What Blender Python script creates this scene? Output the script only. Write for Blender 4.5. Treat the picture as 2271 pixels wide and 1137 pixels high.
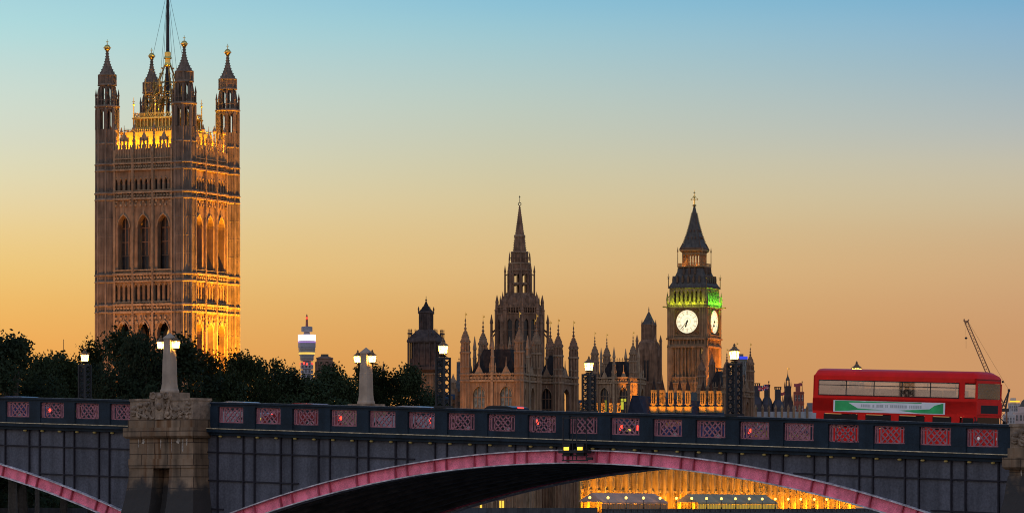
import bpy, bmesh, math, random
from mathutils import Matrix, Vector
R = math.radians
C = bpy.context.scene.collection
SC = bpy.context.scene
for o in list(bpy.data.objects): bpy.data.objects.remove(o)

# ------------------------------------------------------------------ camera
F = 9750.0            # focal length in photograph pixels
CZ = 7.0              # camera height above the water
PX0, PY0 = 1135.5, 1125.0
cam_d = bpy.data.cameras.new('camera')
cam = bpy.data.objects.new('camera', cam_d); C.objects.link(cam)
cam.location = (0, 0, CZ); cam.rotation_euler = (R(90), 0, 0)
cam_d.sensor_width = 36; cam_d.lens = 36*F/2271
cam_d.shift_y = (PY0-568.5)/2271
cam_d.clip_start = 1; cam_d.clip_end = 30000
SC.camera = cam

def lin(c): 
    c = c/255.0
    return c/12.92 if c <= 0.04045 else ((c+0.055)/1.055)**2.4
def rgb(r, g, b): return (lin(r), lin(g), lin(b), 1)

# ------------------------------------------------------------------ sky
W = bpy.data.worlds.new('World'); SC.world = W; W.use_nodes = True
nt = W.node_tree; nt.nodes.clear()
N = nt.nodes.new; L = nt.links.new
tc = N('ShaderNodeTexCoord'); sep = N('ShaderNodeSeparateXYZ'); L(tc.outputs['Generated'], sep.inputs[0])
def ramp(stops):
    r = N('ShaderNodeValToRGB'); e = r.color_ramp.elements
    while len(e) > 1: e.remove(e[-1])
    e[0].position = stops[0][0]; e[0].color = rgb(*stops[0][1])
    for p, c in stops[1:]:
        q = e.new(p); q.color = rgb(*c)
    L(sep.outputs['Z'], r.inputs[0]); return r
rl = ramp([(0.0000, (228, 140, 58)), (0.0282, (238, 160, 74)), (0.0379, (240, 174, 90)), (0.0456, (239, 185, 102)), (0.0533, (238, 197, 120)), (0.0610, (236, 205, 140)), (0.0686, (231, 212, 164)), (0.0764, (223, 217, 182)), (0.0842, (213, 217, 197)), (0.0920, (205, 219, 206)), (0.0998, (193, 218, 213)), (0.1077, (176, 218, 220)), (0.1154, (166, 211, 220)), (.3, (105, 158, 200)), (1, (66, 98, 150))])
rm = ramp([(0.0000, (205, 135, 70)), (0.0282, (214, 152, 84)), (0.0379, (217, 162, 96)), (0.0456, (219, 172, 109)), (0.0533, (223, 184, 125)), (0.0610, (220, 190, 137)), (0.0686, (216, 197, 152)), (0.0764, (207, 200, 167)), (0.0842, (197, 201, 181)), (0.0920, (187, 202, 192)), (0.0998, (173, 201, 202)), (0.1077, (156, 199, 210)), (0.1154, (136, 191, 214)), (.3, (98, 150, 196)), (1, (63, 96, 150))])
rr = ramp([(0.0000, (190, 128, 86)), (0.0282, (203, 150, 104)), (0.0379, (203, 152, 106)), (0.0456, (205, 159, 115)), (0.0533, (207, 168, 124)), (0.0610, (205, 175, 135)), (0.0686, (203, 186, 153)), (0.0764, (198, 190, 167)), (0.0842, (182, 187, 182)), (0.0920, (168, 184, 189)), (0.0998, (152, 181, 196)), (0.1077, (138, 178, 204)), (0.1154, (119, 173, 205)), (.3, (90, 142, 190)), (1, (60, 94, 150))])
rb = ramp([(0, (164, 148, 140)), (.1, (172, 160, 156)), (.3, (164, 166, 174)), (.6, (130, 150, 186)), (1, (66, 98, 150))])
mr = N('ShaderNodeMapRange'); mr.inputs['From Min'].default_value = -.115; mr.inputs['From Max'].default_value = .0; L(sep.outputs['X'], mr.inputs['Value'])
mr3 = N('ShaderNodeMapRange'); mr3.inputs['From Min'].default_value = .0; mr3.inputs['From Max'].default_value = .115; L(sep.outputs['X'], mr3.inputs['Value'])
mr2 = N('ShaderNodeMapRange'); mr2.inputs['From Min'].default_value = .45; mr2.inputs['From Max'].default_value = -.5; L(sep.outputs['Y'], mr2.inputs['Value'])
def mixc(f, a, b):
    m = N('ShaderNodeMix'); m.data_type = 'RGBA'; L(f, m.inputs['Factor']); L(a, m.inputs[6]); L(b, m.inputs[7]); return m.outputs[2]
front = mixc(mr3.outputs[0], mixc(mr.outputs[0], rl.outputs[0], rm.outputs[0]), rr.outputs[0])
grade = mixc(mr2.outputs[0], front, rb.outputs[0])
bg = N('ShaderNodeBackground'); L(grade, bg.inputs[0])
gain = N('ShaderNodeMapRange'); gain.inputs['To Min'].default_value = 1.0; gain.inputs['To Max'].default_value = 2.0; L(mr2.outputs[0], gain.inputs['Value']); L(gain.outputs[0], bg.inputs[1])
sky = N('ShaderNodeTexSky'); sky.sky_type = 'NISHITA'; sky.sun_disc = False
sky.sun_elevation = R(2); sky.sun_rotation = R(-55)
bg2 = N('ShaderNodeBackground'); L(sky.outputs[0], bg2.inputs[0]); bg2.inputs[1].default_value = 0.05
hs = N('ShaderNodeHueSaturation'); hs.inputs['Value'].default_value = .02
add = N('ShaderNodeAddShader'); out = N('ShaderNodeOutputWorld')
L(bg.outputs[0], add.inputs[0]); L(sky.outputs[0], hs.inputs['Color']); L(hs.outputs[0], bg2.inputs[0]); L(bg2.outputs[0], add.inputs[1]); L(add.outputs[0], out.inputs[0])
# the last of the sun, low in the west behind the towers on the left
sd = bpy.data.lights.new('sun', 'SUN'); sd.energy = 0.5; sd.angle = R(14); sd.color = (1, .55, .28)
so = bpy.data.objects.new('sun', sd); C.objects.link(so)
so.rotation_euler = Vector((.82, -.57, -.06)).to_track_quat('-Z', 'Y').to_euler()
vs = SC.view_settings; SC.display_settings.display_device = 'sRGB'
vs.view_transform = 'Standard'; vs.look = 'None'; vs.exposure = 0; vs.gamma = 1
SC.cycles.use_denoising = True; SC.cycles.pixel_filter_type = 'BLACKMAN_HARRIS'; SC.cycles.filter_width = 1.05
SC.cycles.max_bounces = 6; SC.cycles.transparent_max_bounces = 24
SC.cycles.sample_clamp_indirect = 4

# ------------------------------------------------------------------ helpers
def at(px, py, Y): return Vector(((px-PX0)/F*Y, Y, CZ-(py-PY0)/F*Y))
def zy(py, Y): return CZ-(py-PY0)/F*Y

def mat(name, col, rough=.8, var=.25, scale=3.0, metal=0, emit=None, es=0, streak=0, bump=0, brick=None, objvar=0, spec=.3, streakcol=None, grain=0, tide=None):
    m = bpy.data.materials.new(name); m.use_nodes = True
    t = m.node_tree; b = t.nodes['Principled BSDF']; n = t.nodes.new; l = t.links.new
    b.inputs['Roughness'].default_value = rough; b.inputs['Metallic'].default_value = metal
    b.inputs['Specular IOR Level'].default_value = spec
    co = n('ShaderNodeTexCoord'); src = co.outputs['Object']
    nz = n('ShaderNodeTexNoise'); nz.inputs['Scale'].default_value = scale; nz.inputs['Detail'].default_value = 6; l(src, nz.inputs['Vector'])
    def mult(a, lo, hi, fac):
        mp = n('ShaderNodeMapRange'); mp.inputs['From Min'].default_value = .3; mp.inputs['From Max'].default_value = .7
        mp.inputs['To Min'].default_value = lo; mp.inputs['To Max'].default_value = hi; l(fac, mp.inputs['Value'])
        hv = n('ShaderNodeHueSaturation')
        if isinstance(a, tuple): hv.inputs['Color'].default_value = a
        else: l(a, hv.inputs['Color'])
        l(mp.outputs[0], hv.inputs['Value']); return hv.outputs[0]
    c = mult((*col[:3], 1), 1-var, 1+var, nz.outputs['Fac'])
    if streak:
        mp = n('ShaderNodeMapping'); mp.inputs['Scale'].default_value = (1.6, 1.6, .12); l(src, mp.inputs['Vector'])
        n2 = n('ShaderNodeTexNoise'); n2.inputs['Scale'].default_value = 1.2; n2.inputs['Detail'].default_value = 5; l(mp.outputs[0], n2.inputs['Vector'])
        c = mult(c, 1-streak, 1+streak*.7, n2.outputs['Fac'])
        if streakcol:
            cr = n('ShaderNodeMapRange'); cr.inputs['From Min'].default_value = .52; cr.inputs['From Max'].default_value = .68; l(n2.outputs['Fac'], cr.inputs['Value'])
            mx = n('ShaderNodeMix'); mx.data_type = 'RGBA'; l(cr.outputs[0], mx.inputs['Factor']); l(c, mx.inputs[6]); mx.inputs[7].default_value = (*streakcol, 1); c = mx.outputs[2]
    if grain:
        n4 = n('ShaderNodeTexNoise'); n4.inputs['Scale'].default_value = grain; n4.inputs['Detail'].default_value = 2; l(src, n4.inputs['Vector'])
        c = mult(c, .8, 1.2, n4.outputs['Fac'])
    if brick:
        mp = n('ShaderNodeMapping'); l(src, mp.inputs['Vector']); mp.inputs['Rotation'].default_value = (R(90), 0, 0)
        bk = n('ShaderNodeTexBrick'); bk.inputs['Scale'].default_value = 1; bk.inputs['Brick Width'].default_value = brick[0]; bk.inputs['Row Height'].default_value = brick[1]
        bk.inputs['Mortar Size'].default_value = brick[2]; bk.inputs['Color1'].default_value = (1, 1, 1, 1); bk.inputs['Color2'].default_value = (.72, .7, .68, 1); bk.inputs['Mortar'].default_value = (.35, .33, .32, 1)
        l(mp.outputs[0], bk.inputs['Vector'])
        mx = n('ShaderNodeMix'); mx.data_type = 'RGBA'; mx.blend_type = 'MULTIPLY'; mx.inputs['Factor'].default_value = 1; l(c, mx.inputs[6]); l(bk.outputs[0], mx.inputs[7]); c = mx.outputs[2]
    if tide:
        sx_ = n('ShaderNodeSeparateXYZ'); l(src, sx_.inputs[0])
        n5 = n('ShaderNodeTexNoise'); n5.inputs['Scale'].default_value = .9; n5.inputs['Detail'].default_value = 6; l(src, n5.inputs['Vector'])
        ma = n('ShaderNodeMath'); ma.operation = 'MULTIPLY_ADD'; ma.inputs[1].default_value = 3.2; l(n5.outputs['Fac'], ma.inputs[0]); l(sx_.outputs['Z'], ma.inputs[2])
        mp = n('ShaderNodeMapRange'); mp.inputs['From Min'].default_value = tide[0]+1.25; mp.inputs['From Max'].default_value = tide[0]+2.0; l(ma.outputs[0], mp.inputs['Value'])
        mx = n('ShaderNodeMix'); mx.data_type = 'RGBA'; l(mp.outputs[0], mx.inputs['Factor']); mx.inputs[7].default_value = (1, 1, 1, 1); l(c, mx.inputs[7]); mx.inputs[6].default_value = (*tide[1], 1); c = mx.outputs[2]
    if objvar:
        oi = n('ShaderNodeObjectInfo'); mp = n('ShaderNodeMapRange'); mp.inputs['To Min'].default_value = 1-objvar; mp.inputs['To Max'].default_value = 1+objvar
        l(oi.outputs['Random'], mp.inputs['Value']); hv = n('ShaderNodeHueSaturation'); l(c, hv.inputs['Color']); l(mp.outputs[0], hv.inputs['Value']); c = hv.outputs[0]
    l(c, b.inputs['Base Color'])
    if bump:
        n3 = n('ShaderNodeTexNoise'); n3.inputs['Scale'].default_value = scale*3; n3.inputs['Detail'].default_value = 8; l(src, n3.inputs['Vector'])
        bp = n('ShaderNodeBump'); bp.inputs['Strength'].default_value = bump; bp.inputs['Distance'].default_value = .1; l(n3.outputs['Fac'], bp.inputs['Height']); l(bp.outputs[0], b.inputs['Normal'])
    if emit:
        b.inputs['Emission Color'].default_value = (*emit[:3], 1); b.inputs['Emission Strength'].default_value = es
    return m
def glassmat(name, tint, alpha=.25):
    m = bpy.data.materials.new(name); m.use_nodes = True; t = m.node_tree; t.nodes.clear(); n = t.nodes.new; l = t.links.new
    o = n('ShaderNodeOutputMaterial'); mx = n('ShaderNodeMixShader'); a = n('ShaderNodeBsdfTransparent'); a.inputs[0].default_value = (*tint, 1)
    g = n('ShaderNodeBsdfGlossy'); g.inputs['Roughness'].default_value = .05
    fr = n('ShaderNodeFresnel'); fr.inputs[0].default_value = 1.45
    nz = n('ShaderNodeTexNoise'); nz.inputs['Scale'].default_value = .8
    mp = n('ShaderNodeMapRange'); mp.inputs['To Min'].default_value = .04; mp.inputs['To Max'].default_value = alpha; l(nz.outputs['Fac'], mp.inputs['Value'])
    ad = n('ShaderNodeMath'); ad.operation = 'ADD'; l(fr.outputs[0], ad.inputs[0]); l(mp.outputs[0], ad.inputs[1])
    l(ad.outputs[0], mx.inputs[0]); l(a.outputs[0], mx.inputs[1]); l(g.outputs[0], mx.inputs[2]); l(mx.outputs[0], o.inputs[0]); return m

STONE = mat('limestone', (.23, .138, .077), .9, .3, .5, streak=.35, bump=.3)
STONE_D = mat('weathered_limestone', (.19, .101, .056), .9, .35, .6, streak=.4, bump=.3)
STONE_T = mat('soot_grey_limestone', (.15, .103, .07), .9, .3, .5, streak=.4, bump=.3)
STONE_T2 = mat('edge_lit_grey_limestone', (.19, .132, .088), .9, .3, .5, streak=.3)  # paler copy for turret ribs and rings, edge light put into the colour
STONE_L = mat('edge_lit_limestone', (.30, .192, .108), .9, .25, .8, streak=.3)  # limestone made paler for trim: light on the edges painted into the colour
STONE_C = mat('clock_tower_limestone', (.185, .12, .066), .9, .3, .6, streak=.3, bump=.3)
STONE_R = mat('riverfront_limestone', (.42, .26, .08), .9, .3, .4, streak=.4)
DROOF = mat('soot_dark_roof', (.028, .022, .019), .8, .3, 1.2, streak=.3, spec=.1)
SLATE = mat('iron_roof_plates', (.075, .06, .046), .7, .3, 1.2, streak=.3)
LEAD = mat('slate_blue_roof', (.022, .026, .04), .7, .3, .8, spec=.1)
GILT = mat('gilding', (.8, .5, .12), .35, .2, 3, metal=.9)
ROOFG = mat('pale_roof_plates', (.42, .26, .06), .7, .25, 1.2, streak=.25)
LCAP = mat('copper_lantern_roof', (.16, .085, .03), .5, .3, 5)
IRON = mat('black_iron', (.012, .012, .014), .5, .3, 5)
GLASSD = mat('dark_window_glass', (.02, .018, .018), .25, .4, 1)
GLASSB = mat('leaded_window_glass', (.10, .13, .14), .3, .8, 1.5)
WLIT = mat('lit_window', (.3, .2, .05), .6, .3, 1, emit=(1, .62, .06), es=1.2)
WLITG = mat('lit_green_window', (.3, .3, .05), .6, .3, 1, emit=(.75, .7, .04), es=.6)
DIAL = mat('opal_dial', (.8, .76, .6), .6, .1, 1, emit=(1, .86, .52), es=.92)
NAVY = mat('navy_parapet_paint', (.0135, .0235, .034), .5, .25, 1.2, streak=.25, grain=14, spec=.12)
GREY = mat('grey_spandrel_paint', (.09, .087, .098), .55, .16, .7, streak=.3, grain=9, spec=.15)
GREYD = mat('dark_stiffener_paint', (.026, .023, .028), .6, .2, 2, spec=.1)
PINK = mat('pink_arch_paint', (.92, .20, .27), .55, .22, 2.2, streak=.2, grain=16)
PINKD = mat('rusty_pink_lattice_paint', (.38, .14, .15), .6, .3, 4)
PINKS = mat('deep_pink_stiffener_paint', (.42, .07, .1), .55, .2, 3)
PALE = mat('weathered_pale_flange', (.58, .50, .48), .7, .4, 3, streak=.3, grain=10)
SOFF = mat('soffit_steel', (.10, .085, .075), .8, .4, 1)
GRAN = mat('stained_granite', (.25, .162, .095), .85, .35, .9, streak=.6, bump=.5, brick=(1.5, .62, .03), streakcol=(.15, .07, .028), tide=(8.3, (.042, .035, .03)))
LIME = mat('lime_deposit', (.34, .28, .22), .9, .6, 9)
GRANC = mat('carved_granite', (.25, .17, .11), .9, .4, 2.5, streak=.4, bump=.6)
PORT = mat('portland_stone', (.34, .25, .175), .85, .2, 1.5, streak=.2, bump=.2)
ASPH = mat('asphalt', (.05, .05, .052), .9, .2, 3)
PAVE = mat('paving', (.2, .19, .18), .9, .2, 2, brick=(.9, .6, .01))
LANT = mat('lantern_glass', (.9, .8, .5), .4, .05, 2, emit=(1, .60, .15), es=2.0)
_t = LANT.node_tree; _o = _t.nodes['Material Output']; _p = _t.nodes['Principled BSDF']; _tr = _t.nodes.new('ShaderNodeBsdfTransparent'); _m = _t.nodes.new('ShaderNodeMixShader'); _m.inputs[0].default_value = .75
_t.links.new(_tr.outputs[0], _m.inputs[1]); _t.links.new(_p.outputs[0], _m.inputs[2]); _t.links.new(_m.outputs[0], _o.inputs[0])
TLAMP = mat('terrace_globe', (.9, .8, .5), .4, .05, 2, emit=(1, .62, .08), es=3.5)
REDL = mat('tail_light', (.5, .02, .02), .4, .1, 2, emit=(1, .03, .015), es=5)
AMBER = mat('amber_signal', (.6, .4, .02), .4, .1, 2, emit=(1, .62, .05), es=2.2)
BEAD = mat('bead_lamp_glass', (.34, .25, .08), .5, .3, 6, emit=(1, .7, .2), es=.025)
BUSR = mat('bus_red_paint', (.72, .012, .008), .4, .12, 1.5, spec=.14)
BLACK = mat('black_rubber', (.012, .012, .012), .6, .2, 6)
BUSG = glassmat('bus_glass', (.80, .76, .72), .3)
CARG = mat('car_glass', (.012, .013, .015), .12, .2, 2, spec=.12)
CHROME = mat('silver_trim', (.55, .55, .55), .3, .1, 3, metal=.8)
WHITE = mat('white_panel', (.75, .76, .75), .5, .06, 2)
SEAT = mat('seat_moquette', (.2, .06, .05), .9, .4, 9)
LEAF = mat('plane_foliage', (.02, .029, .012), .8, .35, .3, objvar=.3, spec=.08)
BARK = mat('bark', (.05, .04, .03), .9, .3, 4)
BRICK = mat('red_brick', (.26, .075, .05), .9, .2, 1, brick=(.8, .35, .03))
CONC = mat('pale_concrete', (.42, .38, .36), .85, .15, .4, streak=.2)

class MB:
    def __init__(s): s.v = []; s.f = []; s.mi = []; s.cur = 0; s.M = Matrix()
    def add(s, vs, fs):
        k = len(s.v); s.v += [tuple(s.M @ Vector(p)) for p in vs]; s.f += [tuple(k+i for i in q) for q in fs]; s.mi += [s.cur]*len(fs)
    def box(s, x0, x1, y0, y1, z0, z1):
        s.add([(x0, y0, z0), (x1, y0, z0), (x1, y1, z0), (x0, y1, z0), (x0, y0, z1), (x1, y0, z1), (x1, y1, z1), (x0, y1, z1)],
              [(3, 2, 1, 0), (4, 5, 6, 7), (0, 1, 5, 4), (1, 2, 6, 5), (2, 3, 7, 6), (3, 0, 4, 7)])
    def poly(s, pts): s.add(pts, [tuple(range(len(pts)))])
    def prism(s, pts, d):          # polygon (list of 3-D points) pushed along the vector d
        n = len(pts); d = Vector(d); a = [Vector(p) for p in pts]
        s.add(a+[p+d for p in a], [tuple(reversed(range(n))), tuple(range(n, 2*n))]+[(i, (i+1) % n, n+(i+1) % n, n+i) for i in range(n)])
    def lathe(s, prof, cx=0, cy=0, n=8, rot=None, sx=1, sy=1):
        if rot is None: rot = math.pi/n
        vs = []; fs = []
        for r, z in prof:
            for i in range(n):
                a = rot+2*math.pi*i/n; vs.append((cx+r*math.cos(a)*sx, cy+r*math.sin(a)*sy, z))
        for j in range(len(prof)-1):
            for i in range(n):
                fs.append((j*n+i, j*n+(i+1) % n, (j+1)*n+(i+1) % n, (j+1)*n+i))
        fs.append(tuple(reversed(range(n)))); fs.append(tuple((len(prof)-1)*n+i for i in range(n)))
        s.add(vs, fs)
    def tube(s, p, q, r, r2=None, n=6):
        p = Vector(p); q = Vector(q); d = q-p
        if d.length < 1e-6: return
        r2 = r if r2 is None else r2
        u = d.orthogonal().normalized(); w = d.normalized().cross(u)
        vs = [p+(u*math.cos(2*math.pi*i/n)+w*math.sin(2*math.pi*i/n))*r for i in range(n)]+[q+(u*math.cos(2*math.pi*i/n)+w*math.sin(2*math.pi*i/n))*r2 for i in range(n)]
        s.add(vs, [(i, (i+1) % n, n+(i+1) % n, n+i) for i in range(n)]+[tuple(reversed(range(n))), tuple(range(n, 2*n))])
    def ball(s, c, r, n=10, m=7, sz=1):
        s.lathe([(max(1e-3, r*math.sin(math.pi*j/m)), c[2]-r*sz*math.cos(math.pi*j/m)) for j in range(m+1)], c[0], c[1], n)
    def torus(s, c, Rr, r, axis='y', n=14, m=6, a0=0, a1=2*math.pi):
        vs = []; fs = []
        for i in range(n+1):
            a = a0+(a1-a0)*i/n
            for j in range(m):
                b = 2*math.pi*j/m; q = Rr+r*math.cos(b)
                if axis == 'y': vs.append((c[0]+q*math.cos(a), c[1]+r*math.sin(b), c[2]+q*math.sin(a)))
                else: vs.append((c[0]+q*math.cos(a), c[1]+q*math.sin(a), c[2]+r*math.sin(b)))
        for i in range(n):
            for j in range(m): fs.append((i*m+j, (i+1)*m+j, (i+1)*m+(j+1) % m, i*m+(j+1) % m))
        s.add(vs, fs)
    # wall with one pointed opening: outer face at y=0, outward is -y
    def arch(s, u0, u1, z0, z1, a0, a1, zs, zp, za, dep, n=5):
        w = a1-a0; c = (a0+a1)/2; pts = []
        for j in range(n+1):
            an = R(60)*j/n; pts.append((a1-w*math.cos(an), zp+(za-zp)*math.sin(an)/math.sin(R(60))))
        pts += [(2*c-x, z) for x, z in reversed(pts[:-1])]
        q = lambda a, b, cc, d: s.add([(a[0], 0, a[1]), (b[0], 0, b[1]), (cc[0], 0, cc[1]), (d[0], 0, d[1])], [(0, 1, 2, 3)])
        q((u0, z0), (a0, z0), (a0, z1), (u0, z1)); q((a1, z0), (u1, z0), (u1, z1), (a1, z1)); q((a0, z0), (a1, z0), (a1, zs), (a0, zs))
        for (x, z), (x2, z2) in zip(pts, pts[1:]): q((x, z), (x2, z2), (x2, z1), (x, z1))
        o = [(a0, zs)]+pts+[(a1, zs)]
        for (x, z), (x2, z2) in zip(o, o[1:]+o[:1]):
            s.add([(x, 0, z), (x2, 0, z2), (x2, dep, z2), (x, dep, z)], [(3, 2, 1, 0)])
    def archtrim(s, a0, a1, zp, za, r, tip=0, n=6):     # a moulding that follows a pointed arch
        w = a1-a0; c = (a0+a1)/2; P = []
        for j in range(n+1):
            an = R(60)*j/n; P.append((a1-w*math.cos(an), zp+(za-zp)*math.sin(an)/math.sin(R(60))))
        for (x, z), (x2, z2) in zip(P, P[1:]):
            s.tube((x, -r*.6, z), (x2, -r*.6, z2), r, n=5); s.tube((2*c-x, -r*.6, z), (2*c-x2, -r*.6, z2), r, n=5)
        if tip: s.tube((c, -r*.6, za), (c, -r*.6, za+tip), r*1.3, r*.3, n=5)
    def build(s, name, m, parent=None, smooth=False):
        me = bpy.data.meshes.new(name); me.from_pydata(s.v, [], s.f)
        for q in (m if isinstance(m, tuple) else (m,)): me.materials.append(q)
        if isinstance(m, tuple):
            for p, i in zip(me.polygons, s.mi): p.material_index = i
        me.validate()
        if smooth:
            for p in me.polygons: p.use_smooth = True
        o = bpy.data.objects.new(name, me); C.objects.link(o)
        if parent: o.parent = parent
        return o
def tag(o, label=None, cat=None, group=None, kind=None):
    if label: o['label'] = label
    if cat: o['category'] = cat
    if group: o['group'] = group
    if kind: o['kind'] = kind
    return o
def thing(name, label, cat, loc=(0, 0, 0), rz=0, group=None):
    o = bpy.data.objects.new(name, None); C.objects.link(o); o.location = loc; o.rotation_euler = (0, 0, rz)
    o.empty_display_size = .1
    return tag(o, label, cat, group)
def kids(o): return [c for c in bpy.data.objects if c.parent == o]
def dup(o, parent=None):
    c = o.copy(); C.objects.link(c); c.parent = parent
    for ch in kids(o): dup(ch, c)
    return c
def part(o, M=None, parent=None):        # a copy of one part, placed by a matrix
    c = o.copy(); C.objects.link(c)
    if parent: c.parent = parent
    if M is not None: c.matrix_local = M
    return c
def light(name, kind, parent, loc, energy, col, size=1, target=None, spot=None, sy=None, blend=.5):
    d = bpy.data.lights.new(name, kind); d.energy = energy; d.color = col
    if kind == 'AREA':
        d.size = size
        if sy: d.shape = 'RECTANGLE'; d.size_y = sy
    elif kind == 'SPOT': d.spot_size = R(spot); d.spot_blend = blend; d.shadow_soft_size = size
    else: d.shadow_soft_size = size
    o = bpy.data.objects.new(name, d); C.objects.link(o); o.parent = parent; o.location = loc
    if target is not None: o.rotation_euler = (Vector(target)-Vector(loc)).to_track_quat('-Z', 'Y').to_euler()
    return o
def side(i, half, half2=None):           # frame of one side of a square tower
    h = half if (half2 is None or i % 2 == 0) else half2
    return Matrix.Rotation(math.pi/2*i, 4, 'Z') @ Matrix.Translation((0, -h, 0))
rnd = random.Random(7)

# octagonal turret built from stages
def turret(mb, cx, cy, stages, n=8):
    rot = math.pi/n
    P = lambda r, k: (cx+r*math.cos(rot+2*math.pi*k/n), cy+r*math.sin(rot+2*math.pi*k/n))
    for st in stages:
        k = st[0]
        if k == 'solid':
            _, z0, z1, r, ribs = st
            mb.lathe([(r, z0), (r, z1)], cx, cy, n)
            for i in range(n):
                x, y = P(r, i); mb.cur = 1; mb.lathe([(ribs*1.25, z0), (ribs*1.25, z1)], x, y, 5); mb.cur = 0
                x2, y2 = P(r, i+1)
                for tt in ((.5,) if r < 1.8 else (.33, .67)):
                    mb.lathe([(ribs*.6, z0), (ribs*.6, z1)], x+(x2-x)*tt, y+(y2-y)*tt, 4)
        elif k == 'ring':
            _, z, h, r = st
            mb.cur = 1; mb.lathe([(r*.93, z-h*.4), (r, z), (r, z+h*.6), (r*.93, z+h)], cx, cy, n); mb.cur = 0
        elif k == 'open':
            _, z0, z1, r, pr = st
            for i in range(n):
                x, y = P(r*.95, i); mb.lathe([(pr, z0), (pr, z1)], x, y, 6)
                x2, y2 = P(r*.95, i+1); mx, my = (x+x2)/2, (y+y2)/2
                mb.lathe([(pr*.22, z0), (pr*.22, z1)], mx, my, 4)
                # little arch heads
                hz = z1-(z1-z0)*.18
                for a, b in (((x, y), (mx, my)), ((mx, my), (x2, y2))):
                    m0 = ((a[0]+b[0])/2, (a[1]+b[1])/2)
                    mb.add([(a[0], a[1], hz), (a[0], a[1], z1), (m0[0], m0[1], z1)], [(0, 1, 2)])
                    mb.add([(b[0], b[1], hz), (b[0], b[1], z1), (m0[0], m0[1], z1)], [(0, 1, 2)])
            mb.lathe([(r*.97, z1), (r*.97, z1+.25)], cx, cy, n)
        elif k == 'pinn':
            _, z, r, h, pr = st
            for i in range(n):
                x, y = P(r, i); mb.lathe([(pr, z), (pr, z+h*.55), (pr*1.4, z+h*.58), (pr*.1, z+h)], x, y, 4)
                x2, y2 = P(r, i+1); mb.tube((x, y, z+h*.3), (x2, y2, z+h*.3), pr*.45, n=4)
                mb.tube(((x+x2)/2, (y+y2)/2, z), ((x+x2)/2, (y+y2)/2, z+h*.45), pr*.5, n=4)
        elif k == 'cone':          # concave spire with crockets
            _, z0, z1, r, rt, pw = st
            prof = [(rt+(r-rt)*(1-t)**pw, z0+(z1-z0)*t) for t in [i/10 for i in range(11)]]
            mb.lathe(prof, cx, cy, n)
            m = max(6, int((z1-z0)/.55))
            for j in range(1, m):
                t = j/m; rr_ = rt+(r-rt)*(1-t)**pw; z = z0+(z1-z0)*t
                for i in range(n):
                    x, y = P(rr_*1.04+.02, i); q = .13*max(.5, min(1, r/1.8))
                    mb.lathe([(q*.2, z-q), (q, z), (q*.3, z+q)], x, y, 4)
        elif k == 'tip':
            _, z0, z1, r = st
            mb.lathe([(r, z0), (r*1.9, z0+(z1-z0)*.1), (r*.8, z0+(z1-z0)*.2), (r*1.5, z0+(z1-z0)*.4), (r*.5, z0+(z1-z0)*.5), (r*.25, z1)], cx, cy, 6)
        elif k == 'oniondome':
            _, z0, z1, r = st
            h = z1-z0
            mb.lathe([(r, z0), (r*1.05, z0+h*.12), (r*.9, z0+h*.22), (r*.5, z0+h*.38), (r*.26, z0+h*.5), (r*.2, z0+h*.53), (r*.4, z0+h*.57), (r*.16, z0+h*.62), (r*.14, z0+h*.69), (r*.3, z0+h*.73), (r*.1, z0+h*.78), (r*.08, z0+h*.84), (r*.2, z0+h*.88), (r*.04, z1)], cx, cy, n)
            for t, q in ((.03, .24), (.22, .17), (.31, .15), (.4, .13)):
                for i in range(n):
                    rr_ = r*(1.12 if t < .1 else 1.28-t*2.0); x, y = P(rr_, i); z = z0+h*t
                    mb.lathe([(q*.3, z-q), (q, z), (q*.2, z+q*1.5)], x, y, 4)

# window parts, built once, copied everywhere
def window_mesh(name, w, h, m, lights=2, trans=1, mull=None, bar=.12):
    mb = MB(); mb.box(-w/2, w/2, 0, .06, 0, h); o = mb.build(name, m)
    o.hide_render = False
    f = MB()
    for i in range(1, lights):
        x = -w/2+w*i/lights; f.box(x-bar/2, x+bar/2, -.14, -.003, 0, h)
    for j in range(1, trans+1):
        z = h*j/(trans+1); f.box(-w/2, w/2, -.12, -.004, z-bar/2, z+bar/2)
    if mull and (lights > 1 or trans): fo = f.build('tracery', mull, o)
    return o
templates = []
def win_template(*a, **k):
    o = window_mesh(*a, **k); templates.append(o); return o
def place_window(t, parent, M):
    c = part(t, M, parent)
    for ch in kids(t):
        d = part(ch, None, c); d.matrix_local = ch.matrix_local
    return c

# ------------------------------------------------------------------ setting: water, ground
def river_pt(px, Y): return at(px, PY0, Y)
w = MB(); w.poly([(-3000, -400, 0), (3000, -400, 0), (3000, 6000, 0), (-3000, 6000, 0)])
wm = mat('river_water', (.02, .025, .03), .12, .3, .05, bump=.25, spec=.5)
tag(w.build('river_water', wm), kind='structure')
g = MB()
bank = [(-3000, 200, 5.9), (-95, 330, 5.9), (-45, 600, 5.9), (-6, 960, 5.9), (19.0, 1003, 5.9), (135, 1375, 5.9), (160, 1440, 5.9), (420, 1900, 5.9), (1500, 2600, 5.9), (9000, 3000, 5.9), (9000, 22000, 5.9), (-9000, 22000, 5.9), (-9000, 200, 5.9)]
g.poly(bank); 
for a, b in zip(bank[:9], bank[1:10]): g.add([a, b, (b[0], b[1], -1), (a[0], a[1], -1)], [(0, 1, 2, 3)])
gm = mat('bank_ground', (.06, .06, .05), .95, .3, .05)
tag(g.build('ground', gm), kind='structure')
e = MB(); e.box(-400, 400, -200, 12, -1, 5.3)
tag(e.build('pavement', PAVE), kind='structure')

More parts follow.
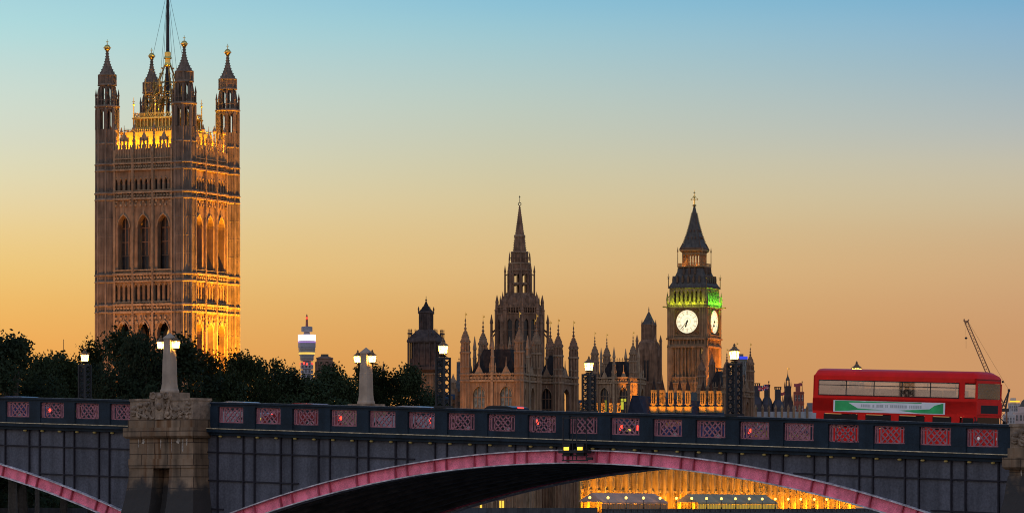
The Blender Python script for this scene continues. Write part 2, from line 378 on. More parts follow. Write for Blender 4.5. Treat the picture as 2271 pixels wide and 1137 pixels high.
# ------------------------------------------------------------------ the bridge frame: k counts parapet bays, t goes across, z is height
PS = 2.6/2.4
BX, BY, BDX, BDY = 3.3693*PS, 207.04*PS, 1.9354*PS, -1.41923*PS
PITCH = 2.6; BW = 16.3
NX, NY = .5913, .8064        # across the bridge, away from the camera
DXu, DYu = .8064, -.5913
BRZ = math.atan2(DYu, DXu)
def dk(k): x = k-12; return CZ+PS*(4.50-.0862*x-.0003*x*x)     # parapet top
def B(k, t, z): return Vector((BX+BDX*(k-12)+NX*t, BY+BDY*(k-12)+NY*t, z))
def k_at(px, t):
    s = (px-PX0)/F; # (bx+dx q+nx t) = s (by+dy q+ny t)
    return 12+(s*(BY+NY*t)-(BX+NX*t))/(BDX-s*BDY)
LIP = 1.31*PS; COR = .34*PS; ROAD = LIP-.02
def arc_main(k): return CZ+PS*(2.74-.0418*(k-11.5)**2)
def arc_left(k): return CZ+PS*(3.93-.0445*(k+9.5)**2)
RIB = .66*PS
bridge = thing('arch_bridge', 'long steel arch road bridge with dark blue parapet, grey spandrels and pink arches', 'bridge')
KA, KB = -12.0, 26.0
def strip(mb, k0, k1, t0, t1, za, zb, step=.5):     # bar along the bridge following the deck curve
    n = max(1, round((k1-k0)/step)); ks = [k0+(k1-k0)*i/n for i in range(n+1)]
    for a, b in zip(ks, ks[1:]):
        v = [B(a, t0, za(a)), B(b, t0, za(b)), B(b, t1, za(b)), B(a, t1, za(a)), B(a, t0, zb(a)), B(b, t0, zb(b)), B(b, t1, zb(b)), B(a, t1, zb(a))]
        mb.add(v, [(3, 2, 1, 0), (4, 5, 6, 7), (0, 1, 5, 4), (2, 3, 7, 6)]+([(3, 0, 4, 7)] if a == ks[0] else [])+([(1, 2, 6, 5)] if b == ks[-1] else []))
road = MB(); strip(road, KA, KB, 2.6, BW-2.6, lambda k: dk(k)-ROAD-.3, lambda k: dk(k)-ROAD-.02); road.build('road_deck', ASPH, bridge)
for t0, t1 in ((.32, 2.6), (BW-2.6, BW-.32)):
    pv = MB(); strip(pv, KA, KB, t0, t1, lambda k: dk(k)-ROAD-.3, lambda k: dk(k)-ROAD+.11); pv.build('footway', PAVE, bridge)
SEG = ((KA, .55, .7), (2.45, 21.82, 21.95), (23.6, KB, KB))
# parapets: rail, base and pillars, with a lattice panel in each bay
LT, LB = .23, 1.10          # lattice top / bottom below the parapet top
RAILM = mat('worn_rail_top', (.16, .17, .18), .4, .3, 3, grain=6)
bays = [k for k in range(-12, 26) if k not in (1, 2, 22, 23)]
pillars = sorted(set([k-.5 for k in bays]+[k+.5 for k in bays]))
for t0 in (0, BW-.3):
    t1 = t0+.3
    for a, b, _ in SEG:
        mb = MB()
        strip(mb, a, b, t0, t1, lambda k: dk(k)-LT, lambda k: dk(k)-.10)
        strip(mb, a, b, t0-.09, t1+.09, lambda k: dk(k)-.10, lambda k: dk(k))
        strip(mb, a, b, t0+.02, t1-.02, lambda k: dk(k)-LIP, lambda k: dk(k)-LB)
        for k in pillars:
            if not a-.1 < k < b+.1: continue
            p, q = k-.155, k+.155
            if k == .5: q = k+.05
            if k == 21.5: q = k+.26
            if k in (2.5, 23.5): p = k-.05
            strip(mb, p, q, t0-.05, t1+.03, lambda k: dk(k)-LB, lambda k: dk(k)-LT, 1)
            strip(mb, p, q, t0-.04, t0+.02, lambda k: dk(k)-LIP, lambda k: dk(k)-LB, 1)
        pp_ = mb.build('parapet', NAVY, bridge)
        cap = MB(); strip(cap, a, b, t0-.1, t0+.4, lambda k: dk(k)+.001, lambda k: dk(k)+.022); cap.build('handrail', RAILM, pp_)
# lattice panel in bay coordinates (x along, z up)
lp = MB(); hw = .69*PITCH/2; hh = LB-LT
def bar(p, q, r): 
    d = (Vector((q[0], 0, q[1]))-Vector((p[0], 0, p[1]))); nrm = Vector((-d.z, 0, d.x)).normalized()*r
    a = Vector((p[0], 0, p[1])); b = Vector((q[0], 0, q[1]))
    lp.prism([a+nrm, b+nrm, b-nrm, a-nrm], (0, .07, 0))
for x in (-hw+.03, -hw+.16, -hw+.35, hw-.35, hw-.16, hw-.03): bar((x, .0), (x, hh), .028)
bar((-hw, .03), (hw, .03), .03); bar((-hw, hh-.03), (hw, hh-.03), .03); bar((-hw, hh-.16), (-hw+.35, hh-.16), .018); bar((hw-.35, hh-.16), (hw, hh-.16), .018)
xi = hw-.35; 
def clipbar(c, sgn):
    pts = []
    for x in (-xi, xi):
        z = c+sgn*x
        if 0.03 <= z <= hh-.03: pts.append((x, z))
    for z in (.03, hh-.03):
        x = (z-c)/sgn
        if -xi < x < xi: pts.append((x, z))
    if len(pts) >= 2:
        pts.sort(); 
        if math.dist(pts[0], pts[-1]) > .1: bar(pts[0], pts[-1], .026)
for sgn in (1, -1):
    for c in (-.42, -.06, .3, .43+.14, .93, 1.29): clipbar(c, sgn)
panel0 = None
for t in (.1, BW-.2):
    for k in bays:
        a = B(k-.5, t, dk(k-.5)-LB); b = B(k+.5, t, dk(k+.5)-LB); c = (a+b)/2; d = b-a
        x = d.normalized(); y = Vector((NX, NY, 0)); M = Matrix(((x.x, y.x, 0, c.x), (x.y, y.y, 0, c.y), (x.z, y.z, 1, c.z), (0, 0, 0, 1)))
        if panel0 is None:
            panel0 = lp.build('lattice_panel', PINKD, bridge); panel0.matrix_local = M
        else: part(panel0, M, bridge)
# cornice with its pale lip
LIPM = mat('worn_cornice_lip', (.50, .38, .22), .55, .5, 4, grain=12)
for t0, t1 in ((-.42, 0.02), (BW-.02, BW+.42)):
    for a, b in ((KA, .7), (2.3, 21.97), (23.4, KB)):
        co = MB()
        strip(co, a, b, t0, t1, lambda k: dk(k)-LIP-COR*.55, lambda k: dk(k)-LIP-.03)
        strip(co, a, b, t0+.18 if t0 < 0 else t0, t1 if t0 < 0 else t1-.18, lambda k: dk(k)-LIP-COR, lambda k: dk(k)-LIP-COR*.55)
        cc_ = co.build('cornice', NAVY, bridge)
        if t0 < 0: lipm = MB(); strip(lipm, a, b, -.46, -.0, lambda k: dk(k)-LIP-.03, lambda k: dk(k)-LIP+.012); lipm.build('cornice_lip', LIPM, cc_)
# bead lamps under the cornice
bl = MB(); bl.ball((0, 0, 0), .11, 8, 6, .55); bl0 = None
for i in range(-6, 46):
    k = i*.5+.25
    if .6 < k < 2.4 or 21.9 < k < 23.5: continue
    p = B(k+.0, -.12, dk(k)-LIP-COR-.055)
    if bl0 is None: bl0 = bl.build('bead_lamp', BEAD, bridge, True); bl0.location = p
    else: part(bl0, Matrix.Translation(p), bridge)
# spandrels, stiffeners, ribs, soffits
def span(arc, k0, k1, pier_k0, pier_k1):
    zc = lambda k: dk(k)-LIP-COR
    for t, out in ((0, -1), (BW, 1)):
        sp = MB(); n = int((pier_k1-pier_k0)*3)
        ks = [pier_k0+(pier_k1-pier_k0)*i/n for i in range(n+1)]
        for a, b in zip(ks, ks[1:]):
            za, zb = max(arc(a)-.02, -1), max(arc(b)-.02, -1)
            za, zb = min(za, zc(a)-.01), min(zb, zc(b)-.01)
            t1 = t-out*.08
            v = [B(a, t, za), B(b, t, zb), B(b, t, zc(b)), B(a, t, zc(a)), B(a, t1, za), B(b, t1, zb), B(b, t1, zc(b)), B(a, t1, zc(a))]
            sp.add(v, [(0, 1, 2, 3), (7, 6, 5, 4), (0, 4, 5, 1)])
        st = sp; sp.cur = 1
        for k in [j+.5+dd for j in range(math.floor(pier_k0), math.ceil(pier_k1)+1) for dd in (-.15, .15)]:
            if not (pier_k0 < k < pier_k1): continue
            za = max(arc(k), -1)
            if za > zc(k)-.1: continue
            v = [B(k-.014, t+out*.10, za), B(k+.014, t+out*.10, za), B(k+.014, t, za), B(k-.014, t, za), B(k-.014, t+out*.10, zc(k)), B(k+.014, t+out*.10, zc(k)), B(k+.014, t, zc(k)), B(k-.014, t, zc(k))]
            st.add(v, [(0, 1, 5, 4), (1, 2, 6, 5), (3, 0, 4, 7), (0, 3, 2, 1)])
        for dz in (.92, 2.45, 4.0):
            n = int((pier_k1-pier_k0)*2)
            ks2 = [pier_k0+(pier_k1-pier_k0)*i/n for i in range(n+1)]
            for a, b in zip(ks2, ks2[1:]):
                if zc(a)-dz > arc(a)+.05 and zc(b)-dz > arc(b)+.05:
                    strip(st, a, b, t+out*.085, t, lambda k: zc(k)-dz-.035, lambda k: zc(k)-dz+.035, 1)
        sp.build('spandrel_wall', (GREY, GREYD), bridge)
    # ribs
    n = int((k1-k0)*2.5); ks = [k0+(k1-k0)*i/n for i in range(n+1)]
    def ribm(mb, t0, t1, u, l):
        pts = []
        for k in ks:
            sl = (arc(k+.01)-arc(k-.01))/(.02*PITCH); nn = math.hypot(1, sl)
            off = lambda q: (k+q*sl/nn/PITCH, arc(k)-q/nn)
            pts.append((off(u), off(l)))
        for (A, D), (B2, D2) in zip(pts, pts[1:]):
            v = [B(D[0], t0, D[1]), B(D2[0], t0, D2[1]), B(D2[0], t1, D2[1]), B(D[0], t1, D[1]), B(A[0], t0, A[1]), B(B2[0], t0, B2[1]), B(B2[0], t1, B2[1]), B(A[0], t1, A[1])]
            mb.add(v, [(3, 2, 1, 0), (4, 5, 6, 7), (0, 1, 5, 4), (2, 3, 7, 6)])
    for t, s in ((-.02, -1), (BW+.02, 1)):
        r = MB(); ribm(r, t+s*.04, t-s*.4, .06, RIB-.06); v_ = r; v_.cur = 1
        for k in [j+.5+dd for j in range(math.floor(k0), math.ceil(k1)+1) for dd in (-.15, .15)]:
            if not (k0 < k < k1): continue
            sl = (arc(k+.01)-arc(k-.01))/(.02*PITCH); nn = math.hypot(1, sl)
            p = lambda q, d: (k+(q*sl/nn+d/nn)/PITCH, arc(k)-q/nn+d*sl/nn)
            A, B1, B2, A2 = p(.062, -.03), p(.062, .03), p(RIB-.062, .03), p(RIB-.062, -.03)
            t0, t1 = t+s*.2, t+s*.04
            q = [B(x, t0, z) for x, z in (A, B1, B2, A2)]; q2 = [B(x, t1, z) for x, z in (A, B1, B2, A2)]
            v_.add(q+q2, [(0, 1, 2, 3), (0, 4, 5, 1), (1, 5, 6, 2), (2, 6, 7, 3), (3, 7, 4, 0)])
        rb_ = r.build('arch_rib', (PINK, PINKS), bridge)
        for q0, q1 in ((0, .06), (RIB-.06, RIB)): f = MB(); ribm(f, t+s*.26, t-s*.4, q0, q1); f.build('flange', PALE, rb_)
    so_ = MB()
    for i in range(9):
        t = 1.4+i*(BW-2.8)/8; ribm(so_, t-.22, t+.22, .04, RIB-.02)
    ribm(so_, .45, BW-.45, .02, .08)
    for j in range(int((k1-k0)/1.0)):
        k = k0+.5+j
        for t in [1.4+i*(BW-2.8)/8 for i in range(8)]:
            z = arc(k)-.35; a = B(k, t+.22, z); b = B(k, t+(BW-2.8)/8-.22, z); so_.tube(a, b, .07, n=4)
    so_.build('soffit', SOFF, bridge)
span(arc_main, 2.0, 22.0, 2.3, 21.92)
span(arc_left, -20.5, 1.0, -12.0, .7)
# ---- piers, one on each parapet line
def granite_pier(k, near):
    s = -1 if near else 1; t0 = 0 if near else BW
    zt = dk(k); zl = zt-LIP
    pr = thing('pier_frame', None, None) if False else None
    org = B(k, t0, 0)
    M = Matrix.Translation(org) @ Matrix.Rotation(BRZ, 4, 'Z') @ (Matrix.Identity(4) if near else Matrix.Rotation(math.pi, 4, 'Z'))
    b = MB(); b.M = M      # local: x along, -y outward
    wd = 2.3; dp = 1.25; NI = .95
    def ringpoly(w0, d0, z0, w1, d1, z1):
        b.add([(-w0, -d0, z0), (w0, -d0, z0), (w0, .9, z0), (-w0, .9, z0), (-w1, -d1, z1), (w1, -d1, z1), (w1, .9, z1), (-w1, .9, z1)],
              [(3, 2, 1, 0), (4, 5, 6, 7), (0, 1, 5, 4), (1, 2, 6, 5), (2, 3, 7, 6), (3, 0, 4, 7)])
    # shaft with a niche, flaring toward the water
    zs = zl-.62
    prof = [(-1.0, 1.5), (2.5, 1.25), (4.5, .85), (6.2, .5), (7.4, .22), (8.5, .05), (zs-1.62, 0)]
    for (z0, e0), (z1, e1) in zip(prof, prof[1:]):
        for x0, x1 in ((-1, -.27), (.27, 1)):
            def X(x, e): return x*(wd+e*.75) if abs(x) > .5 else x*wd*.95
            b.add([(X(x0, e0), -dp-e0, z0), (X(x1, e0), -dp-e0, z0), (X(x1, e0), .9, z0), (X(x0, e0), .9, z0), (X(x0, e1), -dp-e1, z1), (X(x1, e1), -dp-e1, z1), (X(x1, e1), .9, z1), (X(x0, e1), .9, z1)],
                  [(3, 2, 1, 0), (4, 5, 6, 7), (0, 1, 5, 4), (1, 2, 6, 5), (2, 3, 7, 6), (3, 0, 4, 7)])
        b.add([(-.62, -dp-e0+NI, z0), (.62, -dp-e0+NI, z0), (.62, -dp-e1+NI, z1), (-.62, -dp-e1+NI, z1)], [(0, 1, 2, 3)])
    ringpoly(wd+.03, dp+.05, zs-1.62, wd+.03, dp+.05, zs-1.12)
    ringpoly(wd-.02, dp, zs-1.12, wd-.02, dp, zs)
    # chamfered string, attic courses
    ringpoly(wd+.12, dp+.15, zs, wd+.22, dp+.28, zs+.12); ringpoly(wd+.22, dp+.28, zs+.12, wd+.22, dp+.28, zs+.58)
    ringpoly(wd+.02, dp+.1, zs+.58, wd+.02, dp+.1, zs+1.02)
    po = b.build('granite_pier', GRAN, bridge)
    rr = random.Random(11)
    for x, w0, ln in ((-1.62, .05, .5), (-1.28, .16, .28), (-.95, .03, .95), (-.02, .05, .62), (.75, .025, .8), (1.25, .17, .3), (1.55, .09, .75), (1.82, .12, .4)):
        ls = MB(); ls.M = M; zt0 = zs-.03*rr.random(); y = -dp-.006
        L_ = [(x-w0*rr.uniform(.3, 1), zt0-ln*t) for t in (0, .25, .5, .8)]; R_ = [(x+w0*rr.uniform(.3, 1)*(1-t*.7), zt0-ln*t) for t in (0, .25, .5, .8)]
        pl = [(p[0], y, p[1]) for p in L_]+[(x, y, zt0-ln)]+[(p[0], y, p[1]) for p in R_[::-1]]
        ls.add(pl, [tuple(range(len(pl)))]); ls.build('lime_streak', LIME, po)
    a = MB(); a.M = M
    z0 = zs+1.022; z1 = zt+.1 if near else zt-.2
    a.box(-wd+.06, wd-.06, -dp, .3, z0, z1-.1); a.box(-wd+.02, wd-.02, -dp-.05, .34, z1-.1, z1+.03)
    a.box(-.72, .72, -dp-.12, .3, z1+.03, z1+.36)
    rr = random.Random(3)
    for sx in (-1, 1):
        for i, x in enumerate((.55, 1.0, 1.5, 1.95)):
            a.torus((sx*x, -dp-.02, z0+.32+.1*(i % 2)), .26-.03*i, .085, n=12, m=5, a0=rr.uniform(0, 3), a1=rr.uniform(4.5, 6.3))
            a.torus((sx*(x-.1), -dp-.02, z0+.85-.12*i), .2, .07, n=10, m=5, a0=rr.uniform(0, 3), a1=rr.uniform(4, 6))
        a.tube((sx*.35, -dp-.05, z0+.1), (sx*.75, -dp-.05, z1+.2), .12, .06); a.tube((sx*.9, -dp-.05, z0+.05), (sx*2.0, -dp-.03, z0+.5), .1, .05)
        for j in range(12): a.ball((sx*rr.uniform(.2, 2.1), -dp-.02, z0+rr.uniform(.08, .9)), rr.uniform(.06, .16), 7, 5)
        a.torus((sx*.45, -dp-.13, z1+.18), .16, .05, n=10, m=5)
    a.box(-.3, .3, -dp-.18, -dp+.05, z0, z1+.05); a.ball((0, -dp-.16, z0+.7), .22, 8, 6); a.ball((0, -dp-.14, z1+.15), .17, 8, 6)
    a.build('carved_attic', GRANC, po)
    return M, z1+.36
tops = {}
for k in (1.5, 22.72):
    for near in (True, False): tops[(k, near)] = granite_pier(k, near)
cr = MB()     # body of each pier across the full width of the bridge
for k in (1.5, 22.72):
    cr.M = Matrix.Translation(B(k, BW/2, 0)) @ Matrix.Rotation(BRZ, 4, 'Z'); cr.box(-1.9, 1.9, -BW/2+.9, BW/2-.9, -1, dk(k)-LIP-.4)
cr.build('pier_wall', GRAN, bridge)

# ---- lanterns, obelisks and lattice lamp columns
def lantern(parent, x, y, z, s=1.0, brk=True):
    b = MB(); b.lathe([(.245*s, z), (.33*s, z+.50*s)], x, y, 6); gl = b.build('lantern', LANT, parent)
    f = MB()
    f.lathe([(.12*s, z-.1*s), (.27*s, z-.05*s), (.26*s, z-.001)], x, y, 6)
    f.lathe([(.345*s, z+.502*s), (.385*s, z+.53*s), (.28*s, z+.63*s), (.17*s, z+.70*s), (.12*s, z+.80*s), (.055*s, z+.84*s), (.085*s, z+.9*s), (.02*s, z+1.02*s)], x, y, 6)
    for i in range(6):
        a = math.pi/6+i*math.pi/3
        f.tube((x+.25*s*math.cos(a), y+.25*s*math.sin(a), z), (x+.335*s*math.cos(a), y+.335*s*math.sin(a), z+.50*s), .014*s, n=4)
    if brk: f.tube((x, y, z-.1*s), (x, y, z-.34*s), .05*s, .02*s)
    f.build('lantern_frame', LCAP, gl)
    light('lamp_light', 'POINT', gl, (x, y, z+.25*s), 420, (1, .52, .08), .12)
    return gl
def obelisk(k, near, label):
    M, zt = tops[(k, near)]; zt += .003
    h = 2.92
    o = thing('lamp_obelisk', label, 'street lamp', M @ Vector((0, -.55 if near else -.5, zt)), BRZ)
    b = MB(); b.lathe([(.52, 0), (.52, .1), (.47, .2), (.42, .5), (.385, 1.75), (.395, 1.76), (.375, 1.8), (.33, h-.35), (.33, h-.02)], n=4, rot=math.pi/4)
    b.build('shaft', PORT, o)
    c = MB(); c.lathe([(.37, h-.02), (.37, h+.06), (.02, h+.34)], n=4, rot=math.pi/4); c.build('cap', PORT, o)
    for s in (-1, 1):
        lantern(o, s*.53, -.1, h-.52, .72)
        br = MB(); br.tube((s*.22, -.1, h-.1), (s*.53, -.1, h-.02), .035); br.tube((s*.22, -.1, h-.5), (s*.53, -.1, h-.62), .03); br.torus((s*.4, -.1, h-.1), .13, .022, n=10)
        br.build('bracket', IRON, o)
    return o
obelisk(1.5, True, 'pale stone lamp obelisk with two lit lanterns on the near carved granite pier')
obelisk(1.5, False, 'smaller pale stone lamp obelisk on the far parapet, right of the round tower')
def column(k, near, label):
    t = .15 if near else BW-.15; sh = 0 if near else .5
    o = thing('lattice_lamp_column', label, 'street lamp', B(k, t, dk(k)+.024), BRZ, 'lattice lamp columns along the bridge')
    hh, w2 = 2.62-sh, .25
    f = MB()
    f.box(-.36, .36, -.36, .36, 0, .1); f.box(-w2-.03, w2+.03, -w2-.03, w2+.03, hh-.1, hh)
    for x in (-w2, w2):
        for y in (-w2, w2): f.box(x-.045, x+.045, y-.045, y+.045, .1, hh)
    n = 6
    for i in range(n):
        z0 = .1+(hh-.2)*i/n; z1 = .1+(hh-.2)*(i+1)/n
        for y in (-w2, w2):
            f.tube((-w2, y, z0), (w2, y, z1), .025, n=4); f.tube((w2, y, z0), (-w2, y, z1), .025, n=4)
            f.torus((0, y, (z0+z1)/2), .1, .022, n=10, m=4)
            f.tube((y, -w2, z0), (y, w2, z1), .025, n=4); f.tube((y, w2, z0), (y, -w2, z1), .025, n=4)
        f.box(-w2, w2, -w2-.01, -w2+.03, z1-.02, z1+.02)
    f.build('column', IRON, o)
    nk = MB(); nk.lathe([(.3, hh), (.16, hh+.06), (.2, hh+.1)], n=8); nk.build('neck', IRON, o)
    lantern(o, 0, 0, hh+.2, .78, False)
    return o
column(8.5, True, 'black lattice lamp column on the near parapet, in front of the dark ventilation tower')
column(15.5, True, 'black lattice lamp column on the near parapet, just right of the clock tower')
FT = BW-.15
column(k_at(188, FT), False, 'lit lattice lamp column against the wooded bank, nearest the left edge')
column(k_at(1306, FT), False, 'black lattice lamp column on the far parapet, between the two turreted stone pavilions')
column(k_at(1900, FT), False, 'lattice lamp column whose lantern top pokes up behind the red bus roof')
# ---- navigation lights hung over the arch crown
nv = thing('navigation_light_frame', 'black hanging frame with two amber signal lights over the arch crown', 'signal', B(12.0, -.75, dk(12)), BRZ)
f = MB(); zb = -(dk(12)-arc_main(12))-.55
for x in (-.75, -.15, .1, .7): f.tube((x, 0, zb), (x, 0, -.25), .03, n=5)
for z in (zb, zb+.25, -1.55, -2.05, -.3): f.box(-.8, .8, -.03, .03, z-.03, z+.03)
f.box(-.8, .8, -.35, .3, -2.1, -1.95); f.box(.7, 1.1, -.05, .05, zb+.02, zb+.16)
for x in (-.45, .4):
    f.box(x-.22, x+.22, -.12, .2, zb+.22, zb+.85)
    f.tube((x, -.0, .0-.3), (x, .7, -.3), .03)
f.build('frame', IRON, nv)
for x in (-.45, .4):
    s_ = MB(); s_.box(x-.15, x+.15, -.15, -.123, zb+.46, zb+.68); s_.build('signal_lamp', AMBER, nv)

# ------------------------------------------------------------------ vehicles
def lane_place(o, k, t, rev=False):
    z = dk(k)-ROAD-.02+.004; sl = (dk(k+1)-dk(k-1))/(2*PITCH)
    x = Vector((DXu, DYu, sl)).normalized(); y = Vector((NX, NY, 0))
    if rev: x, y = -x, -y
    zc = x.cross(y); p = B(k, t, z)
    o.matrix_world = Matrix(((x.x, y.x, zc.x, p.x), (x.y, y.y, zc.y, p.y), (x.z, y.z, zc.z, p.z), (0, 0, 0, 1)))
def bus():
    o = thing('double_decker_bus', 'red double-decker bus with a green and white side advert crossing the bridge', 'bus')
    Lb, hw_ = 10.3, 1.25; xf, xb = Lb/2, -Lb/2; H = 4.38
    # side outline in x-z; decks: skirt .3, lower sill 1.15, lower glass to 1.95, band to 2.85, upper glass to 3.75, roof
    b = MB()
    b.box(xb+.05, xf-.06, -hw_, hw_, .32, 1.12)
    b.box(xb+.02, xf-.04, -hw_, hw_, 1.88, 2.88)
    b.box(xb, xf-.0, -hw_, hw_, 2.02, 2.72)
    for s in (-1, 1):
        y0, y1 = (s*hw_-s*.06, s*hw_); y0, y1 = min(y0, y1), max(y0, y1)
        b.box(xb+.06, xf-.1, y0, y1, 3.74, 3.98)
        for x in (xb+.2, xf-.95): b.box(x-.17, x+.17, y0, y1, 2.88, 3.74)
        for x in (xb+.5, -2.0, .1, 2.2, xf-1.3): b.box(x-.25, x+.25, y0, y1, 1.12, 1.88)
    b.box(xb+.02, xb+.1, -hw_, hw_, 2.88, 3.98); b.box(xf-.2, xf-.1, -hw_, hw_, 3.74, 3.98)
    b.box(xf-.12, xf-.04, -hw_, -hw_+.12, 2.88, 3.74); b.box(xf-.12, xf-.04, hw_-.12, hw_, 2.88, 3.74)
    b.box(xf-.9, xf-.06, -hw_, -hw_+.05, 1.12, 1.88); b.box(xf-.14, xf-.05, -hw_, hw_, 1.12, 1.3)
    b.box(xf-.12, xf-.04, -hw_, -hw_+.14, 1.12, 1.9)
    b.build('body', BUSR, o)
    r = MB(); n = 8
    prof = [(-hw_, 3.98)]+[(-hw_*math.cos(R(90)*i/4)*1.0 if i < 4 else 0, 3.98+.40*math.sin(R(90)*i/4)**.8) for i in range(1, 5)]
    prof = [(-hw_, 3.98), (-hw_+.03, 4.12), (-hw_+.12, 4.24), (-hw_+.3, 4.33), (-.5, 4.38), (.5, 4.38), (hw_-.3, 4.33), (hw_-.12, 4.24), (hw_-.03, 4.12), (hw_, 3.98)]
    xs = [(xb+.06, .0), (xb+.18, 1), (xf-.45, 1), (xf-.12, .55), (xf-.08, 0)]
    rows = [[(x, y, 3.98+(z-3.98)*q) for y, z in prof] for x, q in xs]
    m = len(prof); r.add(sum(rows, []), [(i*m+j, i*m+j+1, (i+1)*m+j+1, (i+1)*m+j) for i in range(len(rows)-1) for j in range(m-1)])
    r.build('roof', BUSR, o, True)
    # glass: upper deck bays, both sides
    edges = [xb+.37]+[xb+.37+(Lb-.37-1.12)*i/5 for i in range(1, 6)]
    for s in (-1, 1):
        for a, c in zip(edges, edges[1:]):
            w_ = MB(); w_.box(a+.03, c-.03, s*hw_-.02, s*hw_+.012, 2.9, 3.72)
            gl = w_.build('window', BUSG, o)
            fr = MB()
            for x in (a+.012, c-.012): fr.box(x-.014, x+.014, s*hw_-.03, s*hw_+.02, 2.9, 3.72)
            fr.box(a, c, s*hw_-.03, s*hw_+.022, 3.44, 3.48); fr.box(a, c, s*hw_-.03, s*hw_+.022, 2.88, 2.93); fr.box(a, c, s*hw_-.03, s*hw_+.022, 3.69, 3.74)
            fr.build('window_frame', BLACK, gl)
        w_ = MB(); w_.box(xf-.76, xf-.14, s*hw_-.02, s*hw_+.012, 2.95, 3.66); w_.build('window', BUSG, o)
        for a, c in ((xb+.75, -2.25), (-1.75, -.15), (.35, 1.95), (2.45, xf-1.55)):
            w_ = MB(); w_.box(a, c, s*hw_-.02, s*hw_+.012, 1.16, 1.84); w_.build('window', CARG, o)
    w_ = MB(); w_.box(xf-.1, xf-.05, -hw_+.12, hw_-.12, 2.9, 3.73); w_.build('windscreen', BUSG, o)
    w_ = MB(); w_.prism([(xf-.12, -hw_+.14, 1.3), (xf-.03, -hw_+.14, 1.3), (xf-.06, -hw_+.14, 1.88), (xf-.15, -hw_+.14, 1.88)], (0, 2*hw_-.28, 0)); w_.build('windscreen', CARG, o)
    w_ = MB(); w_.box(xf-.86, xf-.2, -hw_-.012, -hw_+.02, 1.2, 1.84); w_.build('cab_window', CARG, o)
    bl = MB(); bl.box(xf-.04, xf+.005, -.85, .85, 2.1, 2.55); bl.build('destination_blind', BLACK, o)
    # interior: floor slab, seats
    fl = MB(); fl.box(xb+.15, xf-.2, -hw_+.07, hw_-.07, 2.885, 2.93); fl.box(xb+.1, xf-.1, -hw_+.07, hw_-.07, 3.9, 3.95); fl.box(xb+.2, xf-.2, -.9, .9, 1.15, 1.85); fl.build('saloon', mat('saloon_lining', (.12, .1, .09), .8, .3, 2), o)
    se = None
    for i in range(10):
        for y in (-.75, .75):
            if se is None:
                m_ = MB(); m_.box(-.05, .05, -.42, .42, 2.95, 3.32); m_.box(-.0, .4, -.42, .42, 2.95, 3.02); se = m_.build('seat', SEAT, o); se.matrix_local = Matrix.Translation((xb+1+i*.8, y, 0))
            else: part(se, Matrix.Translation((xb+1+i*.8, y, 0)), o)
    # advert
    ad = MB(); ad.box(xb+1.35, xf-1.95, -hw_-.02, -hw_+.001, 1.98, 2.62); adv = ad.build('advert_panel', WHITE, o)
    gm_ = mat('advert_green', (.03, .42, .12), .5, .3, 1.5)
    x0, x1 = xb+1.4, xf-2.0; gb = MB()
    yy = -hw_-.022
    gb.add([(x0+.05, yy, 2.02), (x0+.9, yy, 2.05), (x0+1.5, yy, 2.1), (x0+3.2, yy, 2.13), (x0+1.5, yy, 2.2), (x0+.9, yy, 2.5), (x0+3.0, yy, 2.53), (x0+1.6, yy, 2.6), (x0+.05, yy, 2.6)], [tuple(range(9))])
    gb.add([(x1-.05, yy, 2.02), (x1-.05, yy, 2.6), (x1-.6, yy, 2.45), (x1-.9, yy, 2.25), (x1-2.8, yy, 2.14), (x1-1.6, yy, 2.02)], [tuple(range(6))])
    gb.box(x0+2.0, x1-1.4, yy-.001, yy, 2.55, 2.6)
    gb.build('advert_graphic', gm_, adv)
    lt = MB(); rr = random.Random(5); x = x0+1.7
    while x < x1-1.3:
        w2 = rr.uniform(.05, .12); lt.box(x, x+w2, yy-.003, yy-.001, 2.27, 2.43); x += w2+rr.choice((.03, .03, .04, .14))
    lt.build('advert_stripe', mat('advert_grey', (.45, .47, .46), .6, .1, 2), adv)
    # wheels, lights, mirrors
    for x in (xf-2.5, xb+2.35):
        for s in (-1, 1):
            w_ = MB(); w_.M = Matrix.Translation((x, s*(hw_-.16), .5)) @ Matrix.Rotation(R(90), 4, 'X'); w_.lathe([(.3, -.14), (.48, -.14), (.5, -.08), (.5, .08), (.48, .14), (.3, .14)], n=20); wh = w_.build('wheel', BLACK, o)
            h_ = MB(); h_.M = w_.M; h_.lathe([(.27, -.15), (.27, .15)], n=14); h_.build('rim', CHROME, wh)
    for y in (-.95, .95):
        h_ = MB(); h_.M = Matrix.Translation((xf-.04, y, .72)) @ Matrix.Rotation(R(90), 4, 'Y'); h_.lathe([(.12, 0), (.1, .04)], n=12); h_.build('headlight', mat('headlight_glass', (.8, .8, .75), .2, .1, 2, emit=(1, .9, .7), es=.15), o)
    for y in (-1.05, 1.05):
        t_ = MB(); t_.box(xb+.0, xb+.06, y-.09, y+.09, .8, 1.1); t_.build('tail_light', REDL, o)
    for y in (-hw_-.2, hw_+.2):
        m_ = MB(); m_.box(xf-.0, xf+.14, y-.09, y+.09, 1.35, 1.68); m_.tube((xf-.12, y*.86, 1.9), (xf+.06, y, 1.68), .025); m_.build('mirror', BLACK, o)
    return o
bus_o = bus()
BT = 9.7                                  # centre of the lane the bus runs in
kb = k_at(1799, BT-1.25)+10.3*.945/2/PITCH
lane_place(bus_o, kb, BT)
bus_o.scale = (.945, 1, .92)

